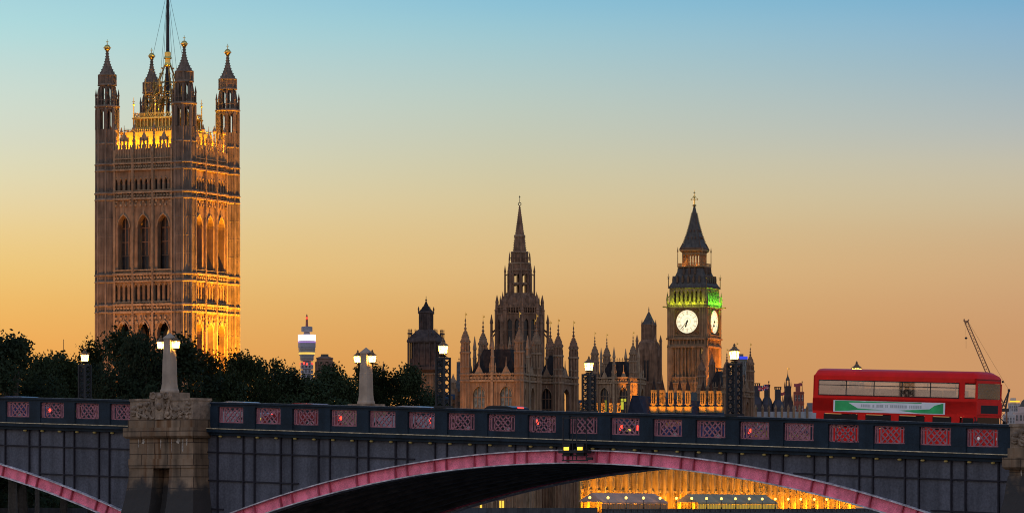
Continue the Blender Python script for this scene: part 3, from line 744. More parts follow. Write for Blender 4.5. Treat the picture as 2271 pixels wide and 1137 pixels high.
def car(name, label, paint, tall=1.5, length=4.3):
    o = thing(name, label, 'car', group='cars crossing the bridge')
    hl = length/2; w2 = .88; belt = .62*tall
    b = MB()
    side_ = [(-hl, .3), (hl-.05, .28), (hl, .55), (hl-.15, .72), (hl*.42, belt), (-hl*.85, belt+.03), (-hl, belt-.05)]
    for (x, z), (x2, z2) in zip(side_, side_[1:]+side_[:1]):
        b.add([(x, -w2, z), (x2, -w2, z2), (x2, w2, z2), (x, w2, z)], [(0, 1, 2, 3)])
    b.add([(x, -w2, z) for x, z in side_], [tuple(range(len(side_)))]); b.add([(x, w2, z) for x, z in side_], [tuple(reversed(range(len(side_))))])
    rf = [(-hl*.72, tall-.08), (-hl*.55, tall-.01), (-hl*.1, tall), (hl*.08, tall-.05)]
    wt = w2-.16
    vs = [(x, s*wt, z) for s in (-1, 1) for x, z in rf]; vs2 = [(x, s*wt, z-.06) for s in (-1, 1) for x, z in rf]
    b.add(vs+vs2, [(0, 1, 5, 4), (1, 2, 6, 5), (2, 3, 7, 6), (8, 0, 4, 12), (3, 11, 15, 7)]+[(i, i+8, i+9, i+1) for i in (0, 1, 2)]+[(i, i+1, i+9, i+8) for i in (4, 5, 6)])
    b.build('body', paint, o)
    g_ = MB()
    base = [(-hl*.9, belt), (hl*.42, belt-.0)]; top = [(-hl*.72, tall-.09), (hl*.08, tall-.06)]
    P = [(base[0][0], -w2+.04, belt+.02), (base[1][0], -w2+.04, belt-.02), (base[1][0], w2-.04, belt-.02), (base[0][0], w2-.04, belt+.02), (top[0][0], -wt, top[0][1]), (top[1][0], -wt, top[1][1]), (top[1][0], wt, top[1][1]), (top[0][0], wt, top[0][1])]
    g_.add(P, [(0, 1, 5, 4), (1, 2, 6, 5), (2, 3, 7, 6), (3, 0, 4, 7)]); g_.build('window', CARG, o)
    for x in (-hl*.62, hl*.62):
        for s in (-1, 1):
            w_ = MB(); w_.M = Matrix.Translation((x, s*(w2-.1), .32)) @ Matrix.Rotation(R(90), 4, 'X'); w_.lathe([(.2, -.11), (.32, -.11), (.32, .11), (.2, .11)], n=16); wh = w_.build('wheel', BLACK, o)
            h_ = MB(); h_.M = w_.M; h_.lathe([(.19, -.12), (.19, .12)], n=12); h_.build('rim', CHROME, wh)
    for s in (-1, 1):
        t_ = MB(); t_.box(-hl-.02, -hl+.06, s*.74-.12, s*.74+.12, belt-.32, belt-.06); t_.build('tail_light', REDL, o)
        t_ = MB(); t_.box(hl-.12, hl+.01, s*.66-.14, s*.66+.14, .55, .68); t_.build('headlight', CHROME, o)
    t_ = MB(); t_.box(-hl*.74, -hl*.7, -.25, .25, tall-.12, tall-.07); t_.build('brake_light', REDL, o)
    t_ = MB(); t_.box(-hl-.03, -hl-.01, -.26, .26, .5, .62); t_.build('number_plate', mat('lit_yellow_plate', (.6, .45, .05), .5, .05, 3, emit=(1, .7, .1), es=.6), o)
    return o
paints = [mat('car_paint_'+n, c, .3, .1, 2, spec=.3) for n, c in (('black', (.012, .014, .02)), ('blue', (.02, .04, .12)), ('silver', (.3, .3, .32)), ('red', (.25, .02, .02)))]
CT = 4.6
def put_car(px_rear, label, paint, tall=1.5, length=4.3, name='parked_car'):
    o = car('hatchback_car', label, paint, tall, length)
    k = k_at(px_rear, CT-.9)-(length/2)/PITCH
    lane_place(o, k, CT, True)
put_car(66, 'blue car behind the lattice parapet near the left edge, red tail lights showing', paints[1])
put_car(560, 'silver car with red tail lights just right of the granite pier, behind the parapet', paints[2])
put_car(712, 'red car with tail lights behind the parapet, left of the far stone obelisk', paints[3])
put_car(950, 'silver car behind the parapet below the dark ventilation tower', paints[2])
put_car(1150, 'dark tall car whose roof and red brake light rise above the parapet', paints[0], 1.64, 4.2)
put_car(1372, 'black car just right of the amber signal frame, red tail lights behind lattice', paints[0], 1.4)
put_car(1622, 'blue car behind the parapet at the foot of the lamp column right of clock tower', paints[1], 1.42)

# ------------------------------------------------------------------ the great square tower
def tower_face(wall, trim, wins, S, half, tw, rows):
    """wall rows on one side of a square tower; S = side matrix"""
    wall.M = S; trim.M = S
    for r in rows:
        kind = r[0]
        if kind == 'blind':
            _, z0, z1, n = r
            wall.add([(-tw, 0, z0), (tw, 0, z0), (tw, 0, z1), (-tw, 0, z1)], [(0, 1, 2, 3)])
            for i in range(n+1):
                x = -tw+2*tw*i/n; trim.box(x-.09, x+.09, -.16, -.002, z0, z1)
        elif kind == 'arches':
            _, z0, z1, n, fr, zs, zp, za, dep, tmpl, hood, zt = r
            bw = 2*tw/n
            for i in range(n):
                u0 = -tw+bw*i; u1 = u0+bw; c = (u0+u1)/2; h = bw*fr/2
                wall.arch(u0, u1, z0, z1, c-h, c+h, zs, zp, za, dep)
                if hood: trim.archtrim(c-h-.1, c+h+.1, zp, za+.15, hood, zt)
                if tmpl: wins.append((tmpl, S @ Matrix.Translation((c, dep+.003, zs))))
        elif kind == 'string':
            _, z, h, p = r
            trim.box(-tw, tw, -p, -.002, z, z+h)
        elif kind == 'ribs':
            _, z0, z1, xs, w_, p = r
            for x in xs: trim.box(x-w_/2, x+w_/2, -p, -.004, z0, z1)
        elif kind == 'crenel':
            _, z0, z1, n, fr = r
            bw = 2*tw/n
            for i in range(n): 
                c = -tw+bw*(i+.5); trim.box(c-bw*fr/2, c+bw*fr/2, .0, .5, z0, z1)
        elif kind == 'dots':
            _, z, n, q, p = r
            for i in range(n):
                c = -tw+2*tw*(i+.5)/n; trim.box(c-q/2, c+q/2, -p, -.003, z-q/2, z+q/2)

def square_tower():
    Yc = 975; c = at(372, PY0, Yc)
    o = thing('stone_tower', 'huge square stone tower with four corner turrets, golden lit roof and flagpole', 'tower', (c.x, c.y, 0), R(-25.4))
    zz = lambda y: zy(y, Yc)
    hf = 9.75; tr = 2.55; tw = hf-tr+.35; fy = hf+.9      # wall face stands near the turret centres
    wt = win_template('tall_window', 2.5, 12.2, GLASSD, 3, 3, STONE_D, .16)
    ws = win_template('lancet_window', .62, 4.0, GLASSD, 1, 0, None)
    wl = win_template('low_window', 2.8, 12, STONE_D, 3, 2, STONE, .2)
    wall = MB(); trim = MB(); wins = []
    rows = [
        ('blind', 5.9, 30, 9),
        ('arches', 30, 49.6, 3, .62, 31, zz(745), zz(714), 1.3, wl, .16, 1.0), ('dots', 48.6, 12, .5, .3), ('dots', 47.6, 9, .7, .25),
        ('blind', 49.6, 51.9, 18), ('string', 49.7, .45, .55), ('string', 51.3, .45, .6), ('dots', 50.8, 18, .5, .3),
        ('arches', 51.9, 56.6, 12, .55, zz(672), zz(642), zz(634), .7, ws, .07, 0), ('string', 52.0, .25, .3),
        ('blind', 56.6, 58.6, 18), ('string', 56.5, .35, .5), ('string', 58.0, .45, .6), ('dots', 57.4, 18, .5, .35),
        ('arches', 58.6, 75.0, 3, .6, zz(602), zz(510), zz(482), 1.6, wt, .17, 2.6), ('string', 59.0, .25, .3), ('dots', 73.4, 12, .45, .3), ('dots', 74.2, 9, .5, .25),
        ('blind', 75.0, 76.2, 18), ('string', 74.6, .4, .6), ('string', 76.0, .4, .6), ('dots', 75.5, 18, .4, .35),
        ('arches', 76.2, 81.2, 12, .55, zz(437), zz(412), zz(402), .7, ws, .07, 0), ('string', 76.5, .2, .3),
        ('blind', 81.2, 85.0, 24), ('string', 81.0, .35, .6), ('string', 82.4, .35, .6), ('dots', 81.9, 24, .4, .35), ('string', 83.5, .2, .35),
        ('blind', 85.0, 85.8, 24),
        ('ribs', 6, 86.2, (-tw/3, tw/3), .5, .55), ('ribs', 6, 85.6, (-tw*.96, tw*.96), .4, .4), ('ribs', 30, 85, (-tw*2/3, 0, tw*2/3), .12, .2) if False else ('ribs', 49, 85, (-tw*.345, -tw*.32, tw*.32, tw*.345), .1, .65),
    ]
    for i in (0, 1, 2, 3):
        tower_face(wall, trim, wins if i < 2 else [], side(i, fy), fy, tw, rows)
        trim.M = side(i, fy)
        # pierced parapet: three gabled blocks, finialled piers between
        for j in range(3):
            x = -tw+2*tw*(j+.5)/3
            for a, b_ in ((-1.05, -.72), (-.16, .16), (.72, 1.05)): trim.box(x+a, x+b_, .05, .45, 85.8, 88.0)
            trim.box(x-1.05, x+1.05, .05, .45, 87.5, 88.35)
            trim.add([(x-.55, .05, 88.35), (x+.55, .05, 88.35), (x, .25, 89.7), (x-.55, .45, 88.35), (x+.55, .45, 88.35)], [(0, 1, 2), (4, 3, 2), (1, 4, 2), (3, 0, 2)])
            trim.tube((x, .25, 89.5), (x, .25, 91), .1, .04)
        for j in range(4):
            x = -tw+2*tw*j/3
            x = max(-tw+.4, min(tw-.4, x))
            trim.lathe([(.34, 85.6), (.34, 87.2), (.42, 87.4), (.26, 88.0), (.24, 89.6), (.42, 89.9), (.5, 90.2), (.3, 90.6), (.05, 91.4)], x, .25, 6)
        for j in range(24):
            x = -tw+2*tw*(j+.5)/24
            trim.box(x-.16, x+.16, .05, .4, 85.8, 86.7)
        # corbel faces turning the corner into the turrets
        wall.M = side(i, fy)
        for s in (-1, 1):
            wall.add([(s*tw, 0, 5.9), (s*tw, 3, 5.9), (s*tw, 3, 85.8), (s*tw, 0, 85.8)], [(0, 1, 2, 3) if s < 0 else (3, 2, 1, 0)])
    wall.M = Matrix(); trim.M = Matrix()
    wall.add([(-fy+.5, -fy+.5, 84.6), (fy-.5, -fy+.5, 84.6), (fy-.5, fy-.5, 84.6), (-fy+.5, fy-.5, 84.6)], [(0, 1, 2, 3)])
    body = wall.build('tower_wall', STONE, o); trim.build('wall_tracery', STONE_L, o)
    for t, M in wins: place_window(t, o, M)
    tz = lambda y: zy(y, 975)
    st = [('solid', 5.9, 49.7, tr, .2), ('solid', 49.7, 58.2, tr, .2), ('solid', 58.2, 75, tr, .2), ('solid', 75, 82.4, tr-.05, .2), ('solid', 82.4, 90.3, tr-.1, .2),
          ('ring', 49.8, .4, tr+.3), ('ring', 51.3, .4, tr+.35), ('ring', 56.5, .4, tr+.3), ('ring', 58.0, .4, tr+.35), ('ring', 74.6, .4, tr+.3), ('ring', 76.0, .4, tr+.35), ('ring', 81, .35, tr+.25), ('ring', 82.4, .35, tr+.3), ('ring', 87, .3, tr+.12), ('ring', 62.5, .15, tr+.08), ('ring', 66.5, .15, tr+.08), ('ring', 70.5, .15, tr+.08), ('ring', 40, .15, tr+.08), ('ring', 45, .15, tr+.08), ('ring', 35, .2, tr+.1),
          ('open', 90.3, 94.6, tr-.15, .44), ('solid', 94.6, 95.6, tr-.1, .2), ('ring', 95.2, .4, tr+.3), ('pinn', 95.6, tr-.05, 3.6, .2),
          ('open', 95.6, 99.7, 1.75, .3), ('ring', 100.0, .35, 2.15), ('solid', 99.9, 102.4, 1.9, .16), ('ring', 102.2, .3, 2.1), ('cone', 102.4, 107.6, 1.85, .28, 2.1)]
    fin = MB(); fin.ball((0, 0, 108.35), .72, 12, 8); fin.torus((0, 0, 108.35), .78, .1, 'z', 12, 5); fin.lathe([(.45, 107.55), (.3, 107.8), (.5, 107.9)], n=8)
    fin.tube((0, 0, 108.9), (0, 0, 110.2), .09, .05); fin.box(-.3, .3, -.05, .05, 109.6, 109.75)
    t0 = None
    for sx, sy in ((-1, -1), (1, -1), (-1, 1), (1, 1)):
        if t0 is None:
            m = MB(); turret(m, 0, 0, st); t0 = m.build('corner_turret', (STONE_T, STONE_T2), o); t0.location = (sx*hf, sy*hf, 0)
            f0 = fin.build('finial', GILT, t0, True)
        else:
            t1 = part(t0, Matrix.Translation((sx*hf, sy*hf, 0)), o); part(f0, Matrix.Identity(4), t1)
    # roof: swept mansard, lit band with cresting
    r = MB()
    def sq(h): return [(-h, -h), (h, -h), (h, h), (-h, h)]
    lv = [(8.1, 84.7), (7.8, 86.5), (7.4, 88.3), (7.15, 89.8)]
    for (h0, z0), (h1, z1) in zip(lv, lv[1:]): r.lathe([(h0*1.414, z0), (h1*1.414, z1)], n=4, rot=math.pi/4)
    lv = [(7.5, 86), (6.7, 88.2), (5.95, 90.3), (5.65, 91.0)]
    for (h0, z0), (h1, z1) in zip(lv, lv[1:]): r.lathe([(h0*1.414, z0), (h1*1.414, z1)], n=4, rot=math.pi/4)
    r.lathe([(5.3*1.414, 90.9), (5.3*1.414, 92.9)], n=4, rot=math.pi/4)
    ro = r.build('roof', ROOFG, o)
    cr_ = MB()
    for i in range(4):
        cr_.M = side(i, 5.5)
        for j in range(13): x = -5.5+11*j/12; cr_.box(x-.1, x+.1, -.15, .2, 90.9, 92.9)
        cr_.box(-5.7, 5.7, -.3, .2, 92.8, 93.1); cr_.box(-5.6, 5.6, -.05, .05, 93.95, 94.05)
        for j in range(23):
            x = -5.5+11*j/23; cr_.tube((x, 0, 93.1), (x+.48, 0, 94), .05, n=4); cr_.tube((x+.48, 0, 93.1), (x, 0, 94), .05, n=4); cr_.tube((x, 0, 94), (x, 0, 94.35), .05, .02, n=4)
        for x in (-5.5, 0, ): cr_.lathe([(.14, 93), (.12, 95.8), (.3, 96), (.1, 96.3), (.04, 97.6)], x, 0, 6); cr_.box(x-.35, x+.35, -.03, .03, 96.6, 96.7)
        cr_.M = side(i, 7.1)
        for j in range(29): x = -7+14*j/28; cr_.tube((x, 0, 89.7), (x, 0, 90.7), .08, .02, n=4); cr_.ball((x, 0, 90.25), .14, 5, 4)
    cr_.build('roof_cresting', GILT, ro)
    # iron crown holding the flagpole
    k = MB()
    for i in range(4):
        k.M = Matrix.Rotation(math.pi/2*i, 4, 'Z')
        k.tube((-3.6, -3.6, 93), (-.3, -.3, 105.6), .32, .18, n=5); k.tube((-3.6, -3.6, 92.9), (-3.6, -3.6, 99.5), .2, .16); k.lathe([(.3, 99.5), (.05, 102)], -3.6, -3.6, 6)
        for j in range(5):
            x = -3.6+7.2*j/4; k.tube((x, -3.6, 92.9), (x, -3.6, 97.6), .13, n=5)
            if j < 4: k.M = k.M @ Matrix.Translation((0, -3.6, 0)); k.archtrim(x+.1, x+1.7, 96, 97.6, .1); k.M = k.M @ Matrix.Translation((0, 3.6, 0))
        k.tube((-3.6, -3.6, 97.7), (3.6, -3.6, 97.7), .12); k.tube((-3.6, -3.6, 98.3), (3.6, -3.6, 98.3), .09)
        k.tube((-2.7, -2.7, 96.5), (2.7, -2.7, 98), .09); k.tube((2.7, -2.7, 96.5), (-2.7, -2.7, 98), .09)
        k.tube((-2.2, -2.2, 98.3), (1.6, -1.6, 100.8), .08); k.tube((2.2, -2.2, 98.3), (-1.6, -1.6, 100.8), .08)
        for z in (96.5, 99, 101.2): h = 3.6-(z-93)/12.6*3.3; k.tube((-h, -h, z), (h, -h, z), .1)
        for j in range(9): z = 94+j*1.25; h = 3.6-(z-93)/12.6*3.3+.2; k.ball((-h, -h, z+.3), .22, 5, 4)
        k.tube((0, -3.6, 98.3), (0, -1.9, 103.2), .09); k.lathe([(.2, 98.3), (.16, 100), (.35, 100.3), (.02, 102.4)], 0, -3.5, 5)
    k.build('crown_frame', mat('gilded_iron', (.34, .2, .05), .5, .6, 1.2, metal=.5), o)
    fp = MB(); fp.lathe([(.46, 93), (.44, 105), (.4, 108), (.32, 118), (.2, 131), (.12, 134)], n=10); pole = fp.build('flagpole', mat('dark_iron_pole', (.012, .012, .02), .5, .2, 2), o)
    fc = MB(); fc.lathe([(.5, 104.6), (.85, 105.0), (.62, 105.6), (.62, 106.3), (.95, 106.5), (.7, 107.0), (.7, 107.8), (.5, 108)], n=10); fc.build('collar', GILT, pole)
    wr = MB()
    for x, y in ((-4, -4), (4, -4), (-4, 4), (4, 4), (-3, 1), (3.4, -.5)): wr.tube((0, 0, 122), (x*1.0, y*1.0, 97), .035, n=4)
    wr.build('stay_wire', IRON, pole)
    # floodlights behind the parapet and on the ground to the east
    for i in range(4):
        for u in (-5, 0, 5):
            p = side(i, fy-.75) @ Vector((u, 0, 85.2)); q = side(i, 6.0) @ Vector((u, 0, 90)); light('gutter_floodlight', 'AREA', o, p, 1250, (1, .5, .012), 3.8, q, sy=.4)
    light('turret_floodlight', 'POINT', o, (hf-.4, hf-3.9, 85.7), 1700, (1, .42, .05), .5)
    light('turret_floodlight', 'POINT', o, (-hf+3.9, -hf+.4, 85.7), 1700, (1, .42, .05), .5)
    light('turret_floodlight', 'POINT', o, (-hf+.4, hf-3.9, 85.7), 1200, (1, .42, .05), .5)
    light('crown_floodlight', 'POINT', o, (0, 0, 94.2), 3000, (1, .5, .07), .6)
    light('ground_floodlight', 'SPOT', o, (fy+20, -3, 14), 900000, (1, .40, .012), 1.2, (fy, 0, 60), spot=62, blend=1)
    light('ground_floodlight', 'SPOT', o, (fy+16, hf+5, 14), 420000, (1, .40, .012), 1.2, (hf+1.5, hf, 62), spot=46, blend=1)
    light('niche_floodlight', 'POINT', o, (fy+.75, 0, 44.8), 500, (1, .5, .05), .3)
    light('ground_floodlight', 'SPOT', o, (-2, -fy-26, 12), 120000, (1, .42, .10), 2, (0, -fy, 54), spot=70, blend=.9)
    return o
square_tower()

# ------------------------------------------------------------------ the clock tower
def clock_tower():
    Yc = 1320; c = at(1540, PY0, Yc); zz = lambda y: zy(y, Yc)
    o = thing('clock_tower', 'tall clock tower with glowing cream dials, green lit belfry and pointed iron spire', 'clock tower', (c.x, c.y, 0), R(-22.4))
    hf = 5.85
    wall = MB(); trim = MB(); wins = []
    wn = win_template('slit_window', .5, 3.2, GLASSD, 1, 0, None)
    rows = [('blind', 5.9, 20, 3)]
    zs = [20, zz(848), zz(838)-.8, zz(772)]
    rows += [('arches', 20, 30, 7, .45, 22, 27.5, 28.6, .5, wn, 0, 0), ('arches', 30, zz(850), 7, .45, 31, 40, 41.5, .5, None, 0, 0), ('blind', zz(850), zz(838), 9), ('string', zz(851), .4, .35), ('string', zz(839), .4, .35),
             ('arches', zz(838), zz(770), 9, .62, zz(836), zz(776), zz(772), .45, None, .06, 0), ('ribs', 6, zz(771), [-hf+1+i*(2*hf-2)/9 for i in range(10)], .26, .3)]
    for i in range(4):
        tower_face(wall, trim, wins if i < 2 else [], side(i, hf), hf, hf, rows)
        trim.M = side(i, hf)
        # recessed backs of the tall panels
        wall.M = side(i, hf-.46); wall.add([(-hf, 0, 30), (hf, 0, 30), (hf, 0, 56), (-hf, 0, 56)], [(0, 1, 2, 3)])
        # corner buttresses
        trim.M = Matrix.Rotation(math.pi/2*i, 4, 'Z'); trim.lathe([(.95, 5.9), (.95, zz(770))], -hf+.25, -hf+.25, 8)
    S = 6.35   # clock stage
    for i in range(4):
        trim.M = side(i, S)
        # corbel table with little arches
        trim.box(-S, S, .55, .9, zz(770), zz(752)); trim.box(-S-.05, S+.05, -.05, .6, zz(770)-.2, zz(768)); trim.box(-S-.25, S+.25, -.25, .6, zz(754), zz(750))
        trim.box(-S, S, .12, .6, zz(768), zz(764))
        for j in range(11):
            x = -S+.5+(2*S-1)*j/10; trim.box(x-.14, x+.14, .0, .6, zz(764), zz(754))
        # clock stage wall: pilasters either side of the dial frame
        wall.M = side(i, S)
        zc = zz(714.5); fh = 3.95
        for s in (-1, 1):
            a, b_ = sorted((s*fh, s*(S-.0))); wall.add([(a, 0, zz(752)), (b_, 0, zz(752)), (b_, 0, zz(676)), (a, 0, zz(676))], [(0, 1, 2, 3)])
            for x in (fh+.3, fh+1.0, S-.75): trim.box(s*x-.14, s*x+.14, -.18, -.002, zz(750), zz(684))
        wall.add([(-fh, 0, zz(752)), (fh, 0, zz(752)), (fh, 0, zc-fh), (-fh, 0, zc-fh)], [(0, 1, 2, 3)]); wall.add([(-fh, 0, zc+fh), (fh, 0, zc+fh), (fh, 0, zz(676)), (-fh, 0, zz(676))], [(0, 1, 2, 3)])
        trim.box(-fh-.15, fh+.15, -.25, .3, zc-fh-.25, zc-fh); trim.box(-fh-.15, fh+.15, -.25, .3, zc+fh, zc+fh+.25)
        for s in (-1, 1): a, b_ = sorted((s*fh, s*(fh+.22))); trim.box(a, b_, -.25, .3, zc-fh, zc+fh)
        trim.box(-S-.2, S+.2, -.3, .3, zz(684), zz(681)); trim.box(-S-.1, S+.1, -.15, .3, zz(678), zz(674))
        for j in range(26): x = -S+.3+(2*S-.6)*j/25; trim.box(x-.12, x+.12, -.22, 0, zz(681), zz(679))
        for s in (-1, 1): trim.tube((s*(S+.1), -.1, zz(681.5)), (s*(S+1.0), -1.0, zz(681.5)), .16, .22)
        # belfry arcade
        wall.M = side(i, 5.75)
        bz0, bz1 = zz(674), zz(641)
        wall.add([(-5.75, 0, bz0), (-4.75, 0, bz0), (-4.75, 0, bz1), (-5.75, 0, bz1)], [(0, 1, 2, 3)]); wall.add([(4.75, 0, bz0), (5.75, 0, bz0), (5.75, 0, bz1), (4.75, 0, bz1)], [(0, 1, 2, 3)])
        for j in range(7):
            u0 = -4.75+9.5*j/7; u1 = u0+9.5/7; wall.arch(u0, u1, bz0, bz1, u0+.32, u1-.32, bz0+.4, bz1-1.6, bz1-.7, .7)
        trim.M = side(i, 5.75)
        for j in range(7):
            u0 = -4.75+9.5*j/7; u1 = u0+9.5/7; trim.archtrim(u0+.22, u1-.22, bz1-1.6, bz1-.5, .09)
        for x in (-5.5, -5.0, 5.0, 5.5): trim.box(x-.12, x+.12, -.15, -.002, bz0, bz1)
        trim.M = side(i, S)
        for j in range(14): x = -S+.2+(2*S-.4)*j/13; trim.box(x-.22, x+.22, .02, .3, zz(674), zz(671))
        for s in (-1, 1): trim.lathe([(.3, zz(676)), (.3, zz(668)), (.4, zz(667)), (.03, zz(648))], s*(S-.05), .05, 6)
        trim.tube((S-.1, .1, zz(662)), (5.6, .9, zz(654)), .13)
    wall.M = Matrix(); trim.M = Matrix()
    wall.lathe([(6.2*1.414, zz(676)), (6.2*1.414, zz(674.5))], n=4, rot=math.pi/4)
    wall.box(-4.4, 4.4, -4.4, 4.4, zz(674), zz(641))
    wall.build('tower_wall', STONE_C, o); trim.build('wall_tracery', STONE_C, o)
    for t, M in wins: place_window(t, o, M)
    # dials
    zc = zz(714.5)
    fm = mat('dial_frame_gilding', (.16, .08, .03), .55, .6, 3, metal=.4)
    for i in range(2):
        Mx = side(i, S)
        d = MB(); d.M = Mx @ Matrix.Translation((0, .18, zc)) @ Matrix.Rotation(R(90), 4, 'X'); d.lathe([(3.45, 0), (3.45, .1)], n=48); dl = d.build('clock_dial', DIAL, o)
        f = MB(); f.M = Mx @ Matrix.Translation((0, 0, zc))
        n = 48      # square frame with round opening
        vs = []; fs = []
        for j in range(n):
            a = 2*math.pi*j/n; ca, sa = math.cos(a), math.sin(a); q = 3.95/max(abs(ca), abs(sa))
            vs += [(3.47*ca, -.02, 3.47*sa), (q*ca, -.02, q*sa), (3.47*ca, .25, 3.47*sa)]
        for j in range(n):
            m_ = (j+1) % n; fs += [(3*j, 3*j+1, 3*m_+1, 3*m_), (3*j+2, 3*j, 3*m_, 3*m_+2)]
        f.add(vs, fs); f.torus((0, -.05, 0), 3.55, .12, 'y', 40, 5)
        for sx in (-1, 1):
            for sz in (-1, 1): f.torus((sx*3.2, -.05, sz*3.2), .5, .1, 'y', 12, 4); f.ball((sx*3.2, -.03, sz*3.2), .2, 6, 4)
        f.build('dial_frame', fm, dl)
        nm = MB(); nm.M = Mx @ Matrix.Translation((0, .06, zc))
        def rbar(x0, z0, x1, z1, w_, y=0):
            dv = Vector((x1-x0, 0, z1-z0)); nn = Vector((-dv.z, 0, dv.x)).normalized()*w_/2; a = Vector((x0, y, z0)); b_ = Vector((x1, y, z1))
            nm.prism([a+nn, b_+nn, b_-nn, a-nn], (0, .015, 0))
        numer = ['XII', 'I', 'II', 'III', 'IV', 'V', 'VI', 'VII', 'VIII', 'IX', 'X', 'XI']
        for h, s_ in enumerate(numer):
            a = R(30*h); rx, rz_ = math.sin(a), math.cos(a); txv, tz_ = math.cos(a), -math.sin(a)
            wds = {'I': .13, 'V': .3, 'X': .3}; tot = sum(wds[ch] for ch in s_); x = -tot/2
            pp = lambda u, r_: (txv*u+rx*r_, tz_*u+rz_*r_)
            for ch in s_:
                wv = wds[ch]; c0 = x+wv/2
                if ch == 'I': rbar(*pp(c0, 2.35), *pp(c0, 2.95), .06)
                elif ch == 'V': rbar(*pp(c0-.11, 2.95), *pp(c0, 2.35), .06); rbar(*pp(c0+.11, 2.95), *pp(c0, 2.35), .05)
                else: rbar(*pp(c0-.11, 2.95), *pp(c0+.11, 2.35), .06); rbar(*pp(c0+.11, 2.95), *pp(c0-.11, 2.35), .05)
                x += wv
            rbar(rx*1.9, rz_*1.9, rx*2.3, rz_*2.3, .07); rbar(rx*3.0, rz_*3.0, rx*3.4, rz_*3.4, .06)
        for j in range(60):
            a = R(6*j); rbar(math.sin(a)*3.1, math.cos(a)*3.1, math.sin(a)*3.3, math.cos(a)*3.3, .035)
        for rad in (2.28, 3.03, 1.05): nm.torus((0, .0, 0), rad, .03, 'y', 40, 4)
        nm.build('numerals', mat('dial_ironwork', (.12, .1, .05), .6, .2, 3), dl)
        hd = MB(); hd.M = Mx @ Matrix.Translation((0, -.03, zc)); nm = hd
        a = R(37*6); rbar(-.55*math.sin(a), -.55*math.cos(a), 3.05*math.sin(a), 3.05*math.cos(a), .2, -.05)
        a = R(198.5); rbar(-.5*math.sin(a), -.5*math.cos(a), 1.75*math.sin(a), 1.75*math.cos(a), .36); hd.ball((0, 0, 0), .3, 10, 6); hd.ball((1.35*math.sin(a), 0, 1.35*math.cos(a)), .28, 8, 5)
        hd.build('clock_hand', IRON, dl)
    # roofs
    r = MB(); r4 = 1.414
    r.lathe([(6.0*r4, zz(641)), (6.2*r4, zz(640)), (5.9*r4, zz(636)), (5.15*r4, zz(626)), (4.5*r4, zz(613)), (3.7*r4, zz(597)), (3.4*r4, zz(594))], n=4, rot=math.pi/4)
    DORM = mat('bronzed_dormer', (.10, .055, .03), .6, .4, 2)
    for i in range(4):
        r.M = side(i, 6.1); r.cur = 1
        for j in range(24): x = -5.9+11.8*j/23; r.tube((x, 0, zz(639)), (x, .1, zz(635)), .1, .03, n=4)
        r.lathe([(.14, zz(640)), (.12, zz(620)), (.35, zz(619)), (.08, zz(616)), (.04, zz(608))], -6.05, .05, 5); r.box(-6.5, -5.6, .0, .08, zz(615), zz(614))
    ro = r.build('lower_roof', (SLATE, DORM), o)
    d0 = None
    for i in range(4):
        for zr, n, hh in ((zz(628), 5, 5.35), (zz(609), 3, 4.35)):
            for j in range(n):
                M = side(i, hh) @ Matrix.Translation(((j-(n-1)/2)*1.75, 0, zr))
                if d0 is None: dm = MB(); dm.prism([(-.32, -.35, 0), (.32, -.35, 0), (.32, -.35, 1.1), (0, -.35, 2.1), (-.32, -.35, 1.1)], (0, 1.5, 0)); d0 = dm.build('dormer', DORM, ro); d0.matrix_local = M
                else: part(d0, M, ro)
    la = MB()
    la.lathe([(3.6*r4, zz(595)), (4.0*r4, zz(593)), (4.0*r4, zz(591)), (3.5*r4, zz(590))], n=4, rot=math.pi/4)
    la.box(-2.4, 2.4, -2.4, 2.4, zz(562), zz(556))
    for i in range(4):
        la.M = side(i, 3.9)
        for j in range(17): x = -3.9+7.8*j/16; la.tube((x, 0, zz(591)), (x, 0, zz(585)), .07, n=4)
        la.box(-3.9, 3.9, -.06, .06, zz(585.5), zz(584.5)); la.lathe([(.13, zz(591)), (.1, zz(560)), (.25, zz(559)), (.02, zz(548))], -3.9, 0, 5)
        la.M = side(i, 2.85)
        for j in range(7): x = -2.7+5.4*j/6; la.box(x-.17, x+.17, 0, .35, zz(590), zz(562))
        la.box(-2.85, 2.85, -.05, .4, zz(565), zz(558))
        for j in range(6): la.archtrim(-2.6+.9*j, -1.8+.9*j, zz(568), zz(565), .08)
    la.M = Matrix(); la.lathe([(2.95*r4, zz(561)), (3.5*r4, zz(557)), (3.5*r4, zz(554)), (3.1*r4, zz(553))], n=4, rot=math.pi/4)
    la.build('lantern_stage', mat('gilded_lantern_iron', (.3, .15, .05), .6, .4, 3), o)
    sp = MB(); sp.lathe([(3.35*r4, zz(553.5)), (2.6*r4, zz(540)), (1.75*r4, zz(518)), (1.05*r4, zz(494)), (.5*r4, zz(470)), (.2*r4, zz(457))], n=4, rot=math.pi/4); cs = sp; cs.cur = 1
    for i in range(4):
        cs.M = Matrix.Rotation(math.pi/2*i, 4, 'Z')
        pf = [(3.35, zz(553.5)), (2.6, zz(540)), (1.75, zz(518)), (1.05, zz(494)), (.5, zz(470))]
        for (h0, z0), (h1, z1) in zip(pf, pf[1:]):
            for j in range(6): t = j/6; h = h0+(h1-h0)*t+.08; z = z0+(z1-z0)*t; cs.lathe([(.05, z-.2), (.2, z), (.05, z+.25)], h, h, 4)
        for z, h, n in ((zz(531), 2.2, 3), (zz(515), 1.62, 2)):
            for j in range(n): cs.box((j-(n-1)/2)*1.1-.13, (j-(n-1)/2)*1.1+.13, -h-.25, -h+.3, z, z+.7)
        cs.box(-3.3, 3.3, -3.42, -3.3, zz(553), zz(550))
